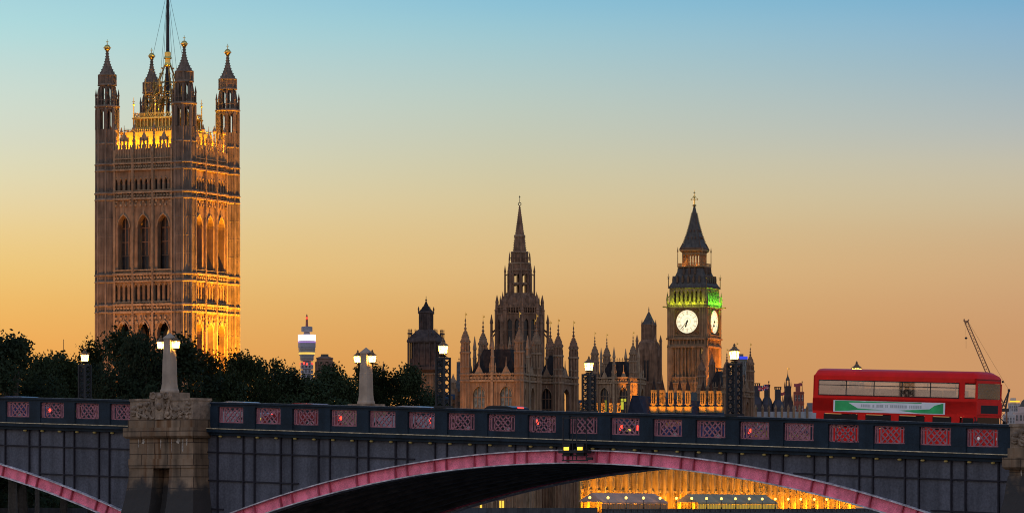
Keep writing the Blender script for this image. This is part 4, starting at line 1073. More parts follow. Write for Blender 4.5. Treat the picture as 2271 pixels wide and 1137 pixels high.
    sp.build('spire', (SLATE, mat('bronzed_crocket', (.12, .06, .03), .6, .4, 2)), o)
    fi = MB(); fi.lathe([(.25, zz(458)), (.7, zz(455.5)), (.25, zz(453)), (.18, zz(440)), (.3, zz(438)), (.1, zz(434)), (.08, zz(429)), (.35, zz(428)), (.06, zz(425.5)), (.04, zz(421))], n=8)
    fi.box(-.95, .95, -.06, .06, zz(443), zz(441.8)); fi.box(-.06, .06, -.95, .95, zz(443), zz(441.8))
    for x in (-.95, .95): fi.ball((x, 0, zz(442)), .24, 6, 5)
    for s in (-1, 1): fi.tube((s*.1, 0, zz(434)), (s*.65, 0, zz(439)), .09)
    fi.build('finial', GILT, o)
    # belfry, gallery and ground lights
    for i in range(2):
        for u in (-4.6, -2.3, 0, 2.3, 4.6):
            p = side(i, S+.75) @ Vector((u, 0, zz(671.5))); light('belfry_light', 'POINT', o, p, 430 if i == 0 else 620, (.36, .55, .008) if i == 0 else (.14, 1, .03), .35)
    light('lantern_light', 'POINT', o, (0, 0, zz(580)), 260, (1, .5, .1), .6)
    for u in (-2, 2): light('gallery_light', 'POINT', o, (u, -3.6, zz(588)), 60, (1, .45, .08), .3)
    light('ground_floodlight', 'SPOT', o, (hf+7, -1, 32), 230000, (1, .31, .02), 1, (hf, 0, 52), spot=75, blend=.7)
    light('ground_floodlight', 'SPOT', o, (-1, -hf-14, 20), 42000, (1, .38, .05), 1, (0, -hf, 50), spot=75, blend=.8)
    return o
clock_tower()

# ------------------------------------------------------------------ central spired tower (octagonal)
def central_tower():
    Yc = 1150; c = at(1152.5, PY0, Yc); zz = lambda y: zy(y, Yc)
    o = thing('spired_tower', 'octagonal brown stone tower tapering through pinnacles to a tall slender spire', 'tower', (c.x, c.y, 0), R(-17.3))
    m = MB()
    m.lathe([(5.5, 5.9), (5.5, zz(700))], n=8)
    P = lambda r, k: (r*math.cos(math.pi/8+math.pi/4*k), r*math.sin(math.pi/8+math.pi/4*k))
    ap = 5.5*math.cos(math.pi/8); fw = 5.5*math.sin(math.pi/8)
    zb, zt = zz(790), zz(698)
    for i in range(8):
        S_ = Matrix.Rotation(math.pi/4*i, 4, 'Z') @ Matrix.Translation((0, -ap-.55, 0)); m.M = S_
        for a in (-1, 1): m.arch(min(0, a*fw), max(0, a*fw), zb, zt, min(a*.35, a*(fw-.45)), max(a*.35, a*(fw-.45)), zb+.8, zt-2.2, zt-1.2, .5, 4)
        m.box(-fw, fw, -.2, .5, zt, zt+.4); m.box(-fw, fw, -.1, .5, zz(683), zz(680))
        for j in range(7): x = -fw+2*fw*j/6; m.box(x-.12, x+.12, -.08, .3, zt+.4, zz(683))
        for j in range(5): x = -fw+2*fw*(j+.5)/5; m.box(x-.2, x+.2, 0, .3, zz(680), zz(677))
    m.M = Matrix()
    for i in range(8):
        x, y = P(5.95, i); m.lathe([(.55, 5.9), (.62, zz(690)), (.75, zz(688)), (.5, zz(686)), (.42, zz(672)), (.5, zz(671)), (.06, zz(654))], x, y, 6)
        # outer detached pinnacles with flying buttresses
        x2, y2 = P(7.4, i); m.lathe([(.55, 30), (.55, zz(765)), (.38, zz(760)), (.34, zz(718)), (.48, zz(716)), (.06, zz(697))], x2, y2, 6)
        m.tube((x2, y2, zz(738)), (x*.97, y*.97, zz(728)), .28, n=5); m.tube((x2, y2, zz(750)), (x*.97, y*.97, zz(733)), .2, n=5)
        # sloping buttress up to the lantern, with pinnacles
        xa, ya = P(5.7, i); xb_, yb_ = P(3.2, i); m.tube((xa, ya, zz(686)), (xb_, yb_, zz(650)), .42, .3, n=5)
        for t in (.25, .5, .75): xx, yy = xa+(xb_-xa)*t, ya+(yb_-ya)*t; zt_ = zz(686)+(zz(650)-zz(686))*t; m.lathe([(.22, zt_), (.2, zt_+1.4), (.02, zt_+2.6)], xx, yy, 5)
        x3, y3 = P(3.85, i); m.lathe([(.24, zz(660)), (.22, zz(604)), (.3, zz(603)), (.04, zz(588))], x3, y3, 6)
        m.tube((x3, y3, zz(612)), (P(2.9, i)[0], P(2.9, i)[1], zz(606)), .13, n=5)
        x4, y4 = P(2.75, i); m.lathe([(.18, zz(592)), (.16, zz(574)), (.02, zz(562))], x4, y4, 5)
    m.lathe([(5.5, zz(690)), (5.2, zz(680)), (4.6, zz(664)), (3.6, zz(652)), (3.1, zz(650))], n=8)
    for i in range(8):
        m.M = Matrix.Rotation(math.pi/4*i, 4, 'Z'); m.prism([(-.5, -4.6, zz(672)), (.5, -4.6, zz(672)), (.5, -4.6, zz(664)), (0, -4.6, zz(656)), (-.5, -4.6, zz(664))], (0, 1.5, 0))
    m.M = Matrix()
    # open lantern
    turret(m, 0, 0, [('open', zz(650), zz(631), 3.0, .42), ('ring', zz(631), .5, 3.0), ('open', zz(630), zz(608), 3.0, .42), ('solid', zz(608), zz(585), 2.8, .16), ('ring', zz(600), .3, 3.05), ('ring', zz(586), .4, 3.0),
                     ('solid', zz(585), zz(560), 2.1, .14), ('pinn', zz(578), 2.6, 2.4, .14), ('ring', zz(561), .4, 2.35), ('cone', zz(559), zz(523), 1.72, 1.28, 1.0), ('ring', zz(525), .5, 1.5), ('cone', zz(521), zz(456), 1.18, .14, 1.02)])
    m.build('tower_wall', (STONE_D, STONE), o)
    wl = win_template('lancet_pane', 1.5, 9.0, GLASSD, 1, 2, STONE_D, .14)
    for i in range(8):
        S_ = Matrix.Rotation(math.pi/4*i, 4, 'Z') @ Matrix.Translation((0, -ap-.045, 0))
        for a in (-1, 1): place_window(wl, o, S_ @ Matrix.Translation((a*fw/2, -.02, zb+.8)))
    f = MB(); f.torus((0, 0, zz(452.5)), .38, .1, 'y', 14, 5); f.tube((0, 0, zz(457)), (0, 0, zz(455)), .15); f.tube((0, 0, zz(449)), (0, 0, zz(433)), .08, .05); f.ball((0, 0, zz(437)), .2, 6, 5); f.build('finial', IRON, o)
    return o
central_tower()

# ------------------------------------------------------------------ turreted pavilions of the palace
DV = Vector((.955, -.298)); AV = Vector((.298, .955)); PRZ = R(-17.3)
def pav_dims(pl, pc, pr, Y):
    sx = lambda p: (p-PX0)/F
    X = sx(pc)*Y
    w_ = (X-sx(pl)*Y)/(DV.x-sx(pl)*DV.y); d_ = (sx(pr)*Y-X)/(AV.x-sx(pr)*AV.y)
    return w_, d_, Vector((X, Y))
def pavilion(label, pl, pc, pr, Y, ycor, ypar, yroof, yturr, stone, winm, nb=2, turrets=((0, 0), (1, 0), (0, 1), (1, 1)), zbase=5.9, side_lit=False, ridge=True, tstyle='open', mid=True, name='turreted_pavilion', cat='palace building', litcol=None):
    w_, d_, cpt = pav_dims(pl, pc, pr, Y); zz = lambda y: zy(y, Y)
    ctr = cpt-DV*w_/2+AV*d_/2
    o = thing(name, label, cat, (ctr.x, ctr.y, 0), PRZ)
    hx, hy = w_/2, d_/2; zc, zp, zr, zt = zz(ycor), zz(ypar), zz(yroof), zz(yturr)
    wall = MB(); trim = MB(); wins = []
    wt = win_template('traceried_window', (2*hx/nb)*.42, 7.0, winm, 3, 2, stone, .18)
    for i, (h, tw, n) in enumerate(((hy, hx, nb), (hx, hy, nb), (hy, hx, nb), (hx, hy, nb))):
        S_ = side(i, h); 
        mid_z = zc-8.6
        rows = [('blind', zbase, mid_z-7, 8), ('arches', mid_z-7, mid_z, n, .4, mid_z-6, mid_z-2.2, mid_z-1, .6, None, .1, 0), ('string', mid_z-.2, .4, .3),
                ('arches', mid_z, zc, n, .42 if True else .5, mid_z+.4, zc-2.8, zc-1.1, .7, wt, .12, .6), ('string', zc, .4, .4), ('string', zc+1.5, .35, .45), ('blind', zc, zp-1.2, 16), ('dots', zc+.9, 14, .5, .2),
                ('ribs', zbase, zc, [(-1+2*j/(n*6))*tw for j in range(1, n*6) if j % 6 not in (2, 3, 4)], .16, .25), ('ribs', zbase, zp, [(-1+2*j/n)*tw for j in range(1, n)], .6, .4)]
        tower_face(wall, trim, wins if i < 2 else [], S_, h, tw, rows)
        wall.M = side(i, h-.62); wall.add([(-tw, 0, mid_z-7), (tw, 0, mid_z-7), (tw, 0, mid_z), (-tw, 0, mid_z)], [(0, 1, 2, 3)])
        trim.M = S_
        for j in range(n):
            c = (-1+(2*j+1)/n)*tw; g_ = tw/n*.42
            trim.prism([(c-g_, .0, zp-1.2), (c+g_, .0, zp-1.2), (c+g_*.35, .0, zp+.6), (c, .0, zp+1.4), (c-g_*.35, .0, zp+.6)], (0, .4, 0)); trim.tube((c, .2, zp+1.2), (c, .2, zp+3.2), .16, .05)
            for q in (-.8, .8): trim.lathe([(.2, zp-1.5), (.16, zp+.8), (.26, zp+1), (.03, zp+2)], c+q*tw/n, .2, 5)
        for j in range(n*10): c = (-1+(2*j+1)/(n*10))*tw; trim.box(c-tw/n*.03, c+tw/n*.03, .02, .3, zp-1.2, zp-.3)
        if mid and n > 1:
            for j in range(1, n): trim.lathe([(.45, zp-1.2), (.45, zp+3), (.55, zp+3.2), (.4, zp+3.4), (.34, zp+5), (.5, zp+5.2), (.06, zp+8.2)], (-1+2*j/n)*tw, .1, 6)
    wall.build('pavilion_wall', stone, o); trim.build('wall_tracery', STONE_L if stone is STONE else STONE, o)  # tracery a tone paler than its wall, painting in light-catching edges
    for t, M in wins: place_window(t, o, M)
    r = MB(); rx, ry = hx-.7, hy-.7
    ix, iy = max(.3, rx-2.6), max(.3, ry-2.6)
    r.add([(-rx, -ry, zp-1.4), (rx, -ry, zp-1.4), (rx, ry, zp-1.4), (-rx, ry, zp-1.4), (-ix, -iy, zr), (ix, -iy, zr), (ix, iy, zr), (-ix, iy, zr)], [(0, 1, 5, 4), (1, 2, 6, 5), (2, 3, 7, 6), (3, 0, 4, 7), (4, 5, 6, 7)])
    ro = r.build('roof', DROOF, o)
    cr_ = MB()
    for x0, y0, x1, y1 in ((-ix, -iy, ix, -iy), (ix, -iy, ix, iy)):
        n = max(4, int(math.hypot(x1-x0, y1-y0)/.7))
        for j in range(n+1): x = x0+(x1-x0)*j/n; y = y0+(y1-y0)*j/n; cr_.lathe([(.07, zr-.05), (.06, zr+.6), (.16, zr+.75), (.02, zr+1.1)], x, y, 4)
        cr_.tube((x0, y0, zr+.35), (x1, y1, zr+.35), .06, n=4)
    cr_.build('roof_cresting', STONE_D, ro)
    tr = 1.0
    hgt = zt-zp
    st = [('solid', zbase, zc, tr+.05, .14), ('solid', zc, zp+1.0, tr, .14), ('ring', zc, .4, tr+.3), ('ring', zc+1.5, .4, tr+.3), ('ring', mid_z-.2, .4, tr+.25), ('ring', zp+.8, .4, tr+.2),
          ('open' if tstyle == 'open' else 'solid', zp+1.0, zp+hgt*.34, tr-.1, .32 if tstyle == 'open' else .14), ('ring', zp+hgt*.34, .4, tr+.3), ('pinn', zp+hgt*.36, tr, hgt*.14, .12), ('open' if tstyle != 'blind' else 'solid', zp+hgt*.35, zp+hgt*.52, tr*.78, .26), ('ring', zp+hgt*.53, .4, tr*1.1),
          ('oniondome', zp+hgt*.54, zt, tr*.92)]
    t0 = None
    for tx, ty in turrets:
        p = Matrix.Translation(((tx*2-1)*hx, (ty*2-1)*hy, 0))
        if t0 is None:
            m = MB(); turret(m, 0, 0, st); t0 = m.build('corner_turret', (stone, STONE), o); t0.matrix_local = p
            v = MB(); v.tube((0, 0, zt-.1), (0, 0, zt+1.3), .06, .04); v.box(0, .4, -.02, .02, zt+.6, zt+1.0); v0 = v.build('weathervane', GILT, t0)
        else: t1 = part(t0, p, o); part(v0, Matrix.Identity(4), t1)
    return o, hx, hy, zc
PA = pavilion('brown stone pavilion with two tall arched windows, below the slender spired tower', 1032, 1152, 1190, 990, 845, 822, 772, 703, STONE, GLASSB)
o, hx, hy, zc = PA
light('ground_floodlight', 'SPOT', o, (-4, -hy-40, 12), 42000, (1, .42, .1), 1, (0, -hy, zc-2), spot=42, blend=.9)
for px in (1067, 1110, 1116): lw = MB(); x = -hx+(px-1032)/120*2*hx; lw.box(x-.22, x+.22, -hy-.12, -hy-.05, 6.9, 8.6); lw.build('lit_window', WLIT, o)
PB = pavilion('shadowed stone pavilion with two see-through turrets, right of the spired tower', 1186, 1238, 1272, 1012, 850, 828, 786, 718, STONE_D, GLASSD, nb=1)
PC = pavilion('stone pavilion with one green lit window and an orange lit corner turret', 1319, 1404, 1430, 1235, 850, 833, 800, 744, STONE, GLASSD, turrets=((0, 0), (1, 0), (0, 1)))
o, hx, hy, zc = PC
light('turret_floodlight', 'SPOT', o, (hx+9, -hy-8, 26), 90000, (1, .38, .02), .4, (hx+.7, -hy-.7, 39), spot=17)
lw = MB(); lw.box(hx*.5-.95, hx*.5-.15, -hy+.5, -hy+.62, zc-7.2, zc-5.1); lw.box(hx*.5-.9, hx*.5-.2, -hy+.5, -hy+.62, zc-4.9, zc-4.2); lw.box(hx*.5+.1, hx*.5+.6, -hy+.5, -hy+.62, zc-5.0, zc-4.2); lw.build('lit_window', WLITG, o)
lw = MB(); lw.box(-hx*.5-.5, -hx*.5+.5, -hy+.5, -hy+.62, zc-7.8, zc-4.6); lw.build('lit_window', mat('dim_olive_window', (.2, .2, .04), .6, .4, 1, emit=(.6, .5, .03), es=.22), o)
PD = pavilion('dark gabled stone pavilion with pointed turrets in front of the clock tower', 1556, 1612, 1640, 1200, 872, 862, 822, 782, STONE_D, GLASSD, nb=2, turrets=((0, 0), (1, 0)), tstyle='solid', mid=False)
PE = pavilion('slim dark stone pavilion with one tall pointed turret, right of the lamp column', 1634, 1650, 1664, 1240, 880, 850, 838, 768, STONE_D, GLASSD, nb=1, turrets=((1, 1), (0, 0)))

# dark gabled tower between the lit pavilion and the clock tower
def gabled_tower():
    Y = 1262; c = at(1439, PY0, Y); zz = lambda y: zy(y, Y)
    o = thing('ventilation_tower', 'dark stone tower with steep pyramid spire left of the clock tower', 'tower', (c.x, c.y, 0), PRZ)
    m = MB(); r4 = 1.414
    m.lathe([(2.75*r4, 5.9), (2.75*r4, zz(775)), (2.3*r4, zz(760)), (1.55*r4, zz(752)), (1.5*r4, zz(722)), (1.7*r4, zz(721)), (1.7*r4, zz(719))], n=4, rot=math.pi/4)
    for i in range(4):
        m.M = Matrix.Rotation(math.pi/2*i, 4, 'Z')
        for x, y, z0, z1, q in ((-2.75, -2.75, zz(900), zz(742), .4), (-1.6, -1.6, zz(755), zz(708), .25)): m.lathe([(q, z0), (q, z1-2), (q*1.25, z1-1.8), (q*.1, z1)], x, y, 5)
        for x in (-1.8, -.9, 0, .9, 1.8): m.box(x-.12, x+.12, -2.95, -2.7, 10, zz(776))
        for x in (-.9, 0, .9): m.box(x-.1, x+.1, -1.68, -1.5, zz(752), zz(722))
        m.box(-2.9, 2.9, -3.0, -2.7, zz(850), zz(846)); m.prism([(-1.2, -2.9, zz(790)), (1.2, -2.9, zz(790)), (0, -2.9, zz(760))], (0, .6, 0))
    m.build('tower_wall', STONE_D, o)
    wd = win_template('slit_pane', .5, 6, GLASSD, 1, 0, None)
    for i in range(2):
        for x in (-.45, .45): place_window(wd, o, side(i, 2.83) @ Matrix.Translation((x, -.0, zz(845))))
    s = MB(); s.lathe([(1.65*r4, zz(719.5)), (.9*r4, zz(706)), (.35*r4, zz(695)), (.1, zz(690)), (.2, zz(688)), (.05, zz(680))], n=4, rot=math.pi/4); s.build('spire', SLATE, o)
    return o
gabled_tower()

def lantern_tower():       # dark octagonal ventilation tower, left of the central group
    Y = 1100; c = at(945, PY0, Y); zz = lambda y: zy(y, Y)
    o = thing('ventilation_tower', 'dark ventilation tower with wooden-looking cage and narrow lantern top over pale base', 'tower', (c.x, c.y, 0), PRZ)
    b = MB(); r4 = 1.414; h = 2.75
    b.lathe([(h*r4, 5.9), (h*r4, zz(826))], n=4, rot=math.pi/4)
    for i in range(4):
        b.M = side(i, h)
        for j in range(10): x = -h+2*h*j/9; b.box(x-.1, x+.1, -.18, -.002, zz(905), zz(834))
        b.box(-h, h, -.3, 0, zz(832), zz(829)); b.box(-h, h, -.22, 0, zz(852), zz(850))
    b.M = Matrix(); b.build('tower_base', STONE, o)
    u = MB(); H = 3.75
    u.lathe([(2.9*r4, zz(826)), (H*r4, zz(820)), (H*r4, zz(814))], n=4, rot=math.pi/4)
    u.box(-2.15, 3.3, -3.3, 3.3, zz(814), zz(752)); u.lathe([(3.3*r4, zz(814)), (3.3*r4, zz(795))], n=4, rot=math.pi/4)
    u.lathe([(H*r4, zz(760)), (H*1.03*r4, zz(757)), (H*r4, zz(754)), (H*.95*r4, zz(750)), (2.0*r4, zz(735)), (1.45*r4, zz(730)), (1.4*r4, zz(695)), (1.6*r4, zz(694)), (1.5*r4, zz(690))], n=4, rot=math.pi/4)
    for i in range(4):
        u.M = side(i, H-.2)
        for j in range(6): x = -H+.2+2*(H-.2)*j/5; u.box(x-.16, x+.16, -.1, .22, zz(815), zz(756))
        for x in (-H+.2, -H+1.1, -H+2.0, H-2.0, H-1.1): u.lathe([(.13, zz(756)), (.11, zz(742)), (.26, zz(740)), (.05, zz(736)), (.14, zz(734)), (.02, zz(729))], x, .1, 5)
        u.M = side(i, 1.5)
        for x in (-.9, -.3, .3, .9): u.box(x-.1, x+.1, -.1, .1, zz(730), zz(696))
        u.lathe([(.16, zz(696)), (.14, zz(688)), (.25, zz(686)), (.02, zz(679))], -1.5, 0, 5)
    u.M = Matrix(); u.build('cage', mat('dark_timber_cage', (.07, .045, .035), .85, .4, 1, streak=.3), o)
    s = MB(); s.lathe([(1.5*r4, zz(691)), (.95*r4, zz(685)), (.5*r4, zz(678)), (.22*r4, zz(671)), (.12, zz(667)), (.3, zz(665)), (.1, zz(663)), (.05, zz(656))], n=4, rot=math.pi/4); s.build('cap_roof', DROOF, o)
    light('ground_floodlight', 'SPOT', o, (-4, -30, 12), 16000, (1, .42, .1), 1, (0, -h, zz(860)), spot=22)
lantern_tower()

# ------------------------------------------------------------------ the long river front
LM0 = Vector((17.9, 1010)); FR = Vector((8.35+.298*21.6, 1013-.0+.955*21.6))
def s_at(px, base): s = (px-PX0)/F; return (s*base.y-base.x)/(AV.x-s*AV.y)
rf = thing('riverfront_range', 'long gothic palace river front floodlit yellow behind the bridge arch', 'palace building', (FR.x, FR.y, 0), math.atan2(AV.y, AV.x))
LEN = s_at(1898, FR); NBAY = round(LEN/6.94); bwid = LEN/NBAY
wall = MB(); trim = MB()
sC0, sC1 = s_at(1440, FR), s_at(1622, FR)
w1 = win_template('bay_window', 2.6, 5.2, mat('floodlit_bay_glass', (.05, .025, .01), .5, .5, .8), 4, 1, STONE_R, .22)
w2 = win_template('ground_window', 2.8, 2.9, mat('warm_ground_glass', (.4, .2, .04), .6, .5, 1, emit=(1, .55, .06), es=.35), 4, 0, STONE_R, .2)
for i in range(NBAY):
    u0 = i*bwid; u1 = u0+bwid; c = (u0+u1)/2; cen = sC0 < c < sC1; top = 29.6 if cen else 27.5
    wall.arch(u0, u1, 5.9, 10.9, c-1.4, c+1.4, 6.9, 9.6, 10.1, .5, 3)
    place_window(w2, rf, Matrix.Translation((c, .505, 6.9)))
    for z0 in (12.0,):
        wall.arch(u0, u1, 10.9, 18.6, c-1.3, c+1.3, 12.2, 16.6, 17.4, .8, 3); place_window(w1, rf, Matrix.Translation((c, .805, 12.2)))
    wall.arch(u0, u1, 18.6, top, c-1.3, c+1.3, 19.8, 23.5, 24.6, .7, 3); place_window(w1, rf, Matrix.Translation((c, .705, 19.5)))
    # buttress shafts and strings
    trim.box(u0-.5, u0+.5, -1.45, -.003, 5.9, 18.0); trim.lathe([(.75, 5.9), (.7, 18), (.7, top-1), (.85, top-.8), (.05, top-.1)], u0, -.75, 6)
    for x in (c-2.35, c-1.75, c+1.75, c+2.35): trim.box(x-.14, x+.14, -.3, -.004, 11.2, top)
    for x in (c-.0,): trim.lathe([(.1, 11.4), (.55, 12.0), (.3, 13.0), (.22, 13.2)], x, -.4, 5)
    trim.box(u0+.78, u1-.78, -.55, -.003, 10.7, 11.35); trim.box(u0+.72, u1-.72, -.35, -.004, 18.4, 18.9); trim.box(u0+.72, u1-.72, -.4, -.003, top-.6, top)
    for j in range(6): x = u0+1.2+(bwid-2.4)*j/5; trim.box(x-.28, x+.28, 0, .3, top, top+.8)
wall.add([(0, 0, 5.9), (0, 18, 5.9), (0, 18, 27), (0, 0, 27)], [(3, 2, 1, 0)]); wall.add([(LEN, 0, 5.9), (LEN, 18, 5.9), (LEN, 18, 27), (LEN, 0, 27)], [(0, 1, 2, 3)])
wall.add([(0, 18, 5.9), (LEN, 18, 5.9), (LEN, 18, 27), (0, 18, 27)], [(3, 2, 1, 0)])
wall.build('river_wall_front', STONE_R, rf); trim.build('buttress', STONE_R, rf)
r = MB()
r.prism([(0, .8, 27.2), (0, 6.5, 29.5), (0, 12, 29.5), (0, 17.8, 27.2)], (LEN, 0, 0)); r.prism([(sC0+.1, .9, 29.4), (sC0+.1, 3.0, 35.0), (sC0+.1, 4.5, 35.0), (sC0+.1, 6.0, 29.4)], (sC1-sC0, 0, 0))
r.build('roof', LEAD, rf)
# floodlit dormer pinnacles along the roof edge
def pin_mesh(h):
    m = MB()
    for x in (-.5, 0, .5):
        for y in (-.5, 0, .5):
            if x or y: m.box(x-.1, x+.1, y-.1, y+.1, 0, h*.62)
    m.box(-.64, .64, -.64, .64, h*.6, h*.74); m.box(-.7, .7, -.7, .7, -.25, .05); m.box(-.38, .38, -.38, .38, -.9, -.25); m.box(-.85, .85, -.85, .85, -2.3, -.9); m.box(-.95, .95, -.95, .95, -.9, -.75)
    return m
pn0 = pin_mesh(4.6).build('dormer_pinnacle', STONE_R, rf); pt = MB(); pt.lathe([(.75, 3.4), (.1, 6.0), (.03, 7.2)], n=4, rot=math.pi/4); pt0 = pt.build('pinnacle_roof', DROOF, pn0); pd = MB(); pd.box(-.36, .36, -.36, .36, .05, 2.8); pd0 = pd.build('pane', GLASSD, pn0)
first = True
for px, z in [(p, 36.0-.0) for p in (1458, 1477, 1496, 1515, 1533)]+[(p, 35.5) for p in (1567, 1585, 1603)]+[(p, 30.2) for p in (1300, 1330, 1346, 1363, 1381)]:
    s = s_at(px, FR); z = zy(903 if z > 33 else 915, FR.y+AV.y*s)+1.0
    M = Matrix.Translation((s, .9, z))
    if z < 33 and px < 1400: M = Matrix.Translation((s, .9, zy(912, FR.y+AV.y*s))) @ Matrix.Scale(.62, 4)
    if first: pn0.matrix_local = M; q = pn0; first = False
    else: q = part(pn0, M, rf); part(pt0, Matrix.Identity(4), q); part(pd0, Matrix.Identity(4), q)
    v = M.translation; light('pinnacle_light', 'SPOT', rf, (v.x-5.2, v.y-2.6, v.z-3.0), 3600, (1, .36, .012), .3, (v.x, v.y, v.z+.9), spot=46)
# floodlights along the terrace
for i in range(0, NBAY, 2):
    x = (i+1)*bwid; light('terrace_floodlight', 'AREA', rf, (x, -2.9, 6.5), (2300, 1900, 2500, 2100, 1700)[i % 5], (1, .43, .008), 8.5, (x, .6, 13), sy=.6)
# terrace wall, marquees, lamps
tw_ = thing('terrace_wall', 'low dark stone terrace wall above the river in front of the floodlit palace', 'wall', (FR.x, FR.y, 0), math.atan2(AV.y, AV.x))
m = MB(); m.box(-12, LEN+70, -10.7, -10.0, -1, 6.55); m.box(-12, LEN+70, -10.85, -9.9, 6.55, 6.75)
for i in range(60): m.box(-10+i*5.2, -9.4+i*5.2, -10.95, -10.7, -1, 6.54)
m.build('wall_masonry', mat('dark_river_wall', (.07, .065, .06), .9, .4, .5, streak=.4), tw_)
def marquee(label, s0, s1, colr, lit):
    o = thing('marquee', label, 'marquee', (FR.x+AV.x*s0, FR.y+AV.y*s0, 5.9), math.atan2(AV.y, AV.x)); Lm = s1-s0
    r = MB(); y0, y1 = -9.3, -3.2
    r.add([(0, y0, 2.5), (Lm, y0, 2.5), (Lm-1.5, (y0+y1)/2, 4.6), (1.5, (y0+y1)/2, 4.6), (0, y1, 2.5), (Lm, y1, 2.5)], [(0, 1, 2, 3), (5, 4, 3, 2), (1, 5, 2), (4, 0, 3)])
    r.box(0, Lm, y0-.03, y0, 2.1, 2.5); r.build('canopy', mat('marquee_canvas', colr, .8, .2, .15, streak=.15), o)
    p = MB(); n = int(Lm/1.6); p.box(-.06, .06, y0, y0+.08, 0, 2.1); p0 = p.build('frame_post', mat('marquee_post', (.2, .2, .18), .7, .2, 2), o)
    for i in range(1, n+1): part(p0, Matrix.Translation((Lm*i/n, 0, 0)), o)
    w_ = MB(); rr = random.Random(int(s0))
    w_.box(.1, Lm-.1, y0+.12, y0+.16, .25, 2.0); w_.build('glazed_front', lit, o)
    return o
lit1 = mat('dim_stall_glass', (.12, .06, .03), .5, .9, .6, emit=(1, .4, .08), es=.08); lit2 = mat('bright_stall_glass', (.4, .25, .04), .5, .8, .7, emit=(1, .6, .03), es=.35)
marquee('long pale mauve marquee on the terrace, nearest the shadowed pavilion', -9, s_at(1410, FR)-4, (.56, .31, .2), lit1)
marquee('long greenish grey marquee on the terrace, farther along the floodlit front', s_at(1478, FR)-4, s_at(1650, FR), (.34, .27, .15), lit2)
tl = MB(); tl.tube((0, 0, 0), (0, 0, 2.35), .07, .05); tl.lathe([(.2, 0), (.12, .4)], n=6)
tg = MB(); tg.ball((0, 0, 2.6), .33, 10, 7)
tl0 = None
for i, px in enumerate((1308, 1348.5, 1388.5, 1427, 1464, 1500, 1534, 1567, 1600, 1631, 1661.5, 1690.5, 1719.5, 1748, 1776, 1806, 1833, 1859)):
    s = s_at(px, LM0); p = LM0+AV*s
    lab = 'small globe lamp on the terrace wall in front of a marquee' if (px < 1420 or 1480 < px < 1650) else 'small globe lamp on the terrace wall against bare floodlit stone'
    if tl0 is None:
        tl0 = thing('terrace_lamp', lab, 'lamp', (p.x, p.y, 6.76), 0, 'globe lamps along the river terrace'); a_ = tl.build('post', IRON, tl0); b_ = tg.build('globe', TLAMP, tl0, True); tcur = tl0
    else:
        tcur = dup(tl0); tcur.location = (p.x, p.y, 6.76); tcur['label'] = lab

# ------------------------------------------------------------------ more distant buildings
def round_tower():
    Y = 4175; c = at(680.5, PY0, Y); s = Y/F; zz = lambda y: zy(y, Y)
    o = thing('telecom_tower', 'round telecommunications tower with a glowing white screen band and red lights', 'tower', (c.x, c.y, 0))
    m = MB(); m.lathe([(9.0*s, 5.9), (9.0*s, zz(800)), (14*s, zz(800)), (15.5*s, zz(789)), (15.5*s, zz(788)), (17*s, zz(788)), (18.5*s, zz(771)), (19.5*s, zz(770)), (19.5*s, zz(757)), (18*s, zz(757)), (18*s, zz(742)), (8*s, zz(742)), (6*s, zz(736)), (12.5*s, zz(735)), (12.5*s, zz(725)), (11*s, zz(724)), (3*s, zz(723))], n=32)
    for y in (848, 838, 828, 818, 811):
        m.lathe([(9*s, zz(y)), (14*s, zz(y)), (14*s, zz(y-2.2)), (9*s, zz(y-2.2))], n=24)
        for i in range(10):
            a = i*.63+y; m.lathe([(2.2*s, zz(y-2)), (2.6*s, zz(y-6)), (1.2*s, zz(y-8))], 12*s*math.cos(a), 12*s*math.sin(a), 6)
    m.build('shaft', mat('tower_glass_grey', (.26, .24, .25), .5, .5, .03), o)
    f = MB()
    for y in (796, 793, 781, 777, 774, 766): f.lathe([(18.9*s if y < 788 else 16*s, zz(y)), (18.9*s if y < 788 else 16*s, zz(y-1))], n=32)
    f.build('window_band', mat('tower_band', (.35, .28, .2), .4, .3, .05), o)
    sc_ = MB(); sc_.lathe([(19.5*s, zz(755.5)), (19.5*s, zz(742))], n=32); sc_.build('screen', mat('led_screen', (.8, .75, .85), .5, .05, .05, emit=(1, .82, 1), es=1.7), o)
    pb = MB(); pb.lathe([(19.7*s, zz(760)), (19.7*s, zz(757))], n=32); pb.build('halo_glow_band', mat('violet_halo_glow', (.3, .2, .4), .5, .3, .1, emit=(.5, .25, .8), es=.5), o)  # added glowing band that imitates the violet halo around the screen
    y_ = MB(); y_.lathe([(17.9*s, zz(785.5)), (18.2*s, zz(781))], n=32); y_.build('lit_window_band', mat('lit_floor', (.5, .35, .1), .6, .9, .15, emit=(1, .62, .1), es=.9), o)
    a = MB(); a.lathe([(3*s, zz(723)), (2.2*s, zz(702)), (.6*s, zz(696))], n=8); a.build('mast', mat('red_mast', (.3, .09, .06), .6, .4, .1), o)
    for x, y, z in ((-14, -4, 806), (-6, -13, 805), (1, -14.5, 807), (13, -6, 806), (0, -3, 705), (-9, -12, 850), (9, -13, 851)):
        r_ = MB(); r_.ball((x*s, y*s, zz(z)), 2.1*s, 8, 6); r_.build('warning_light', REDL, o)
round_tower()
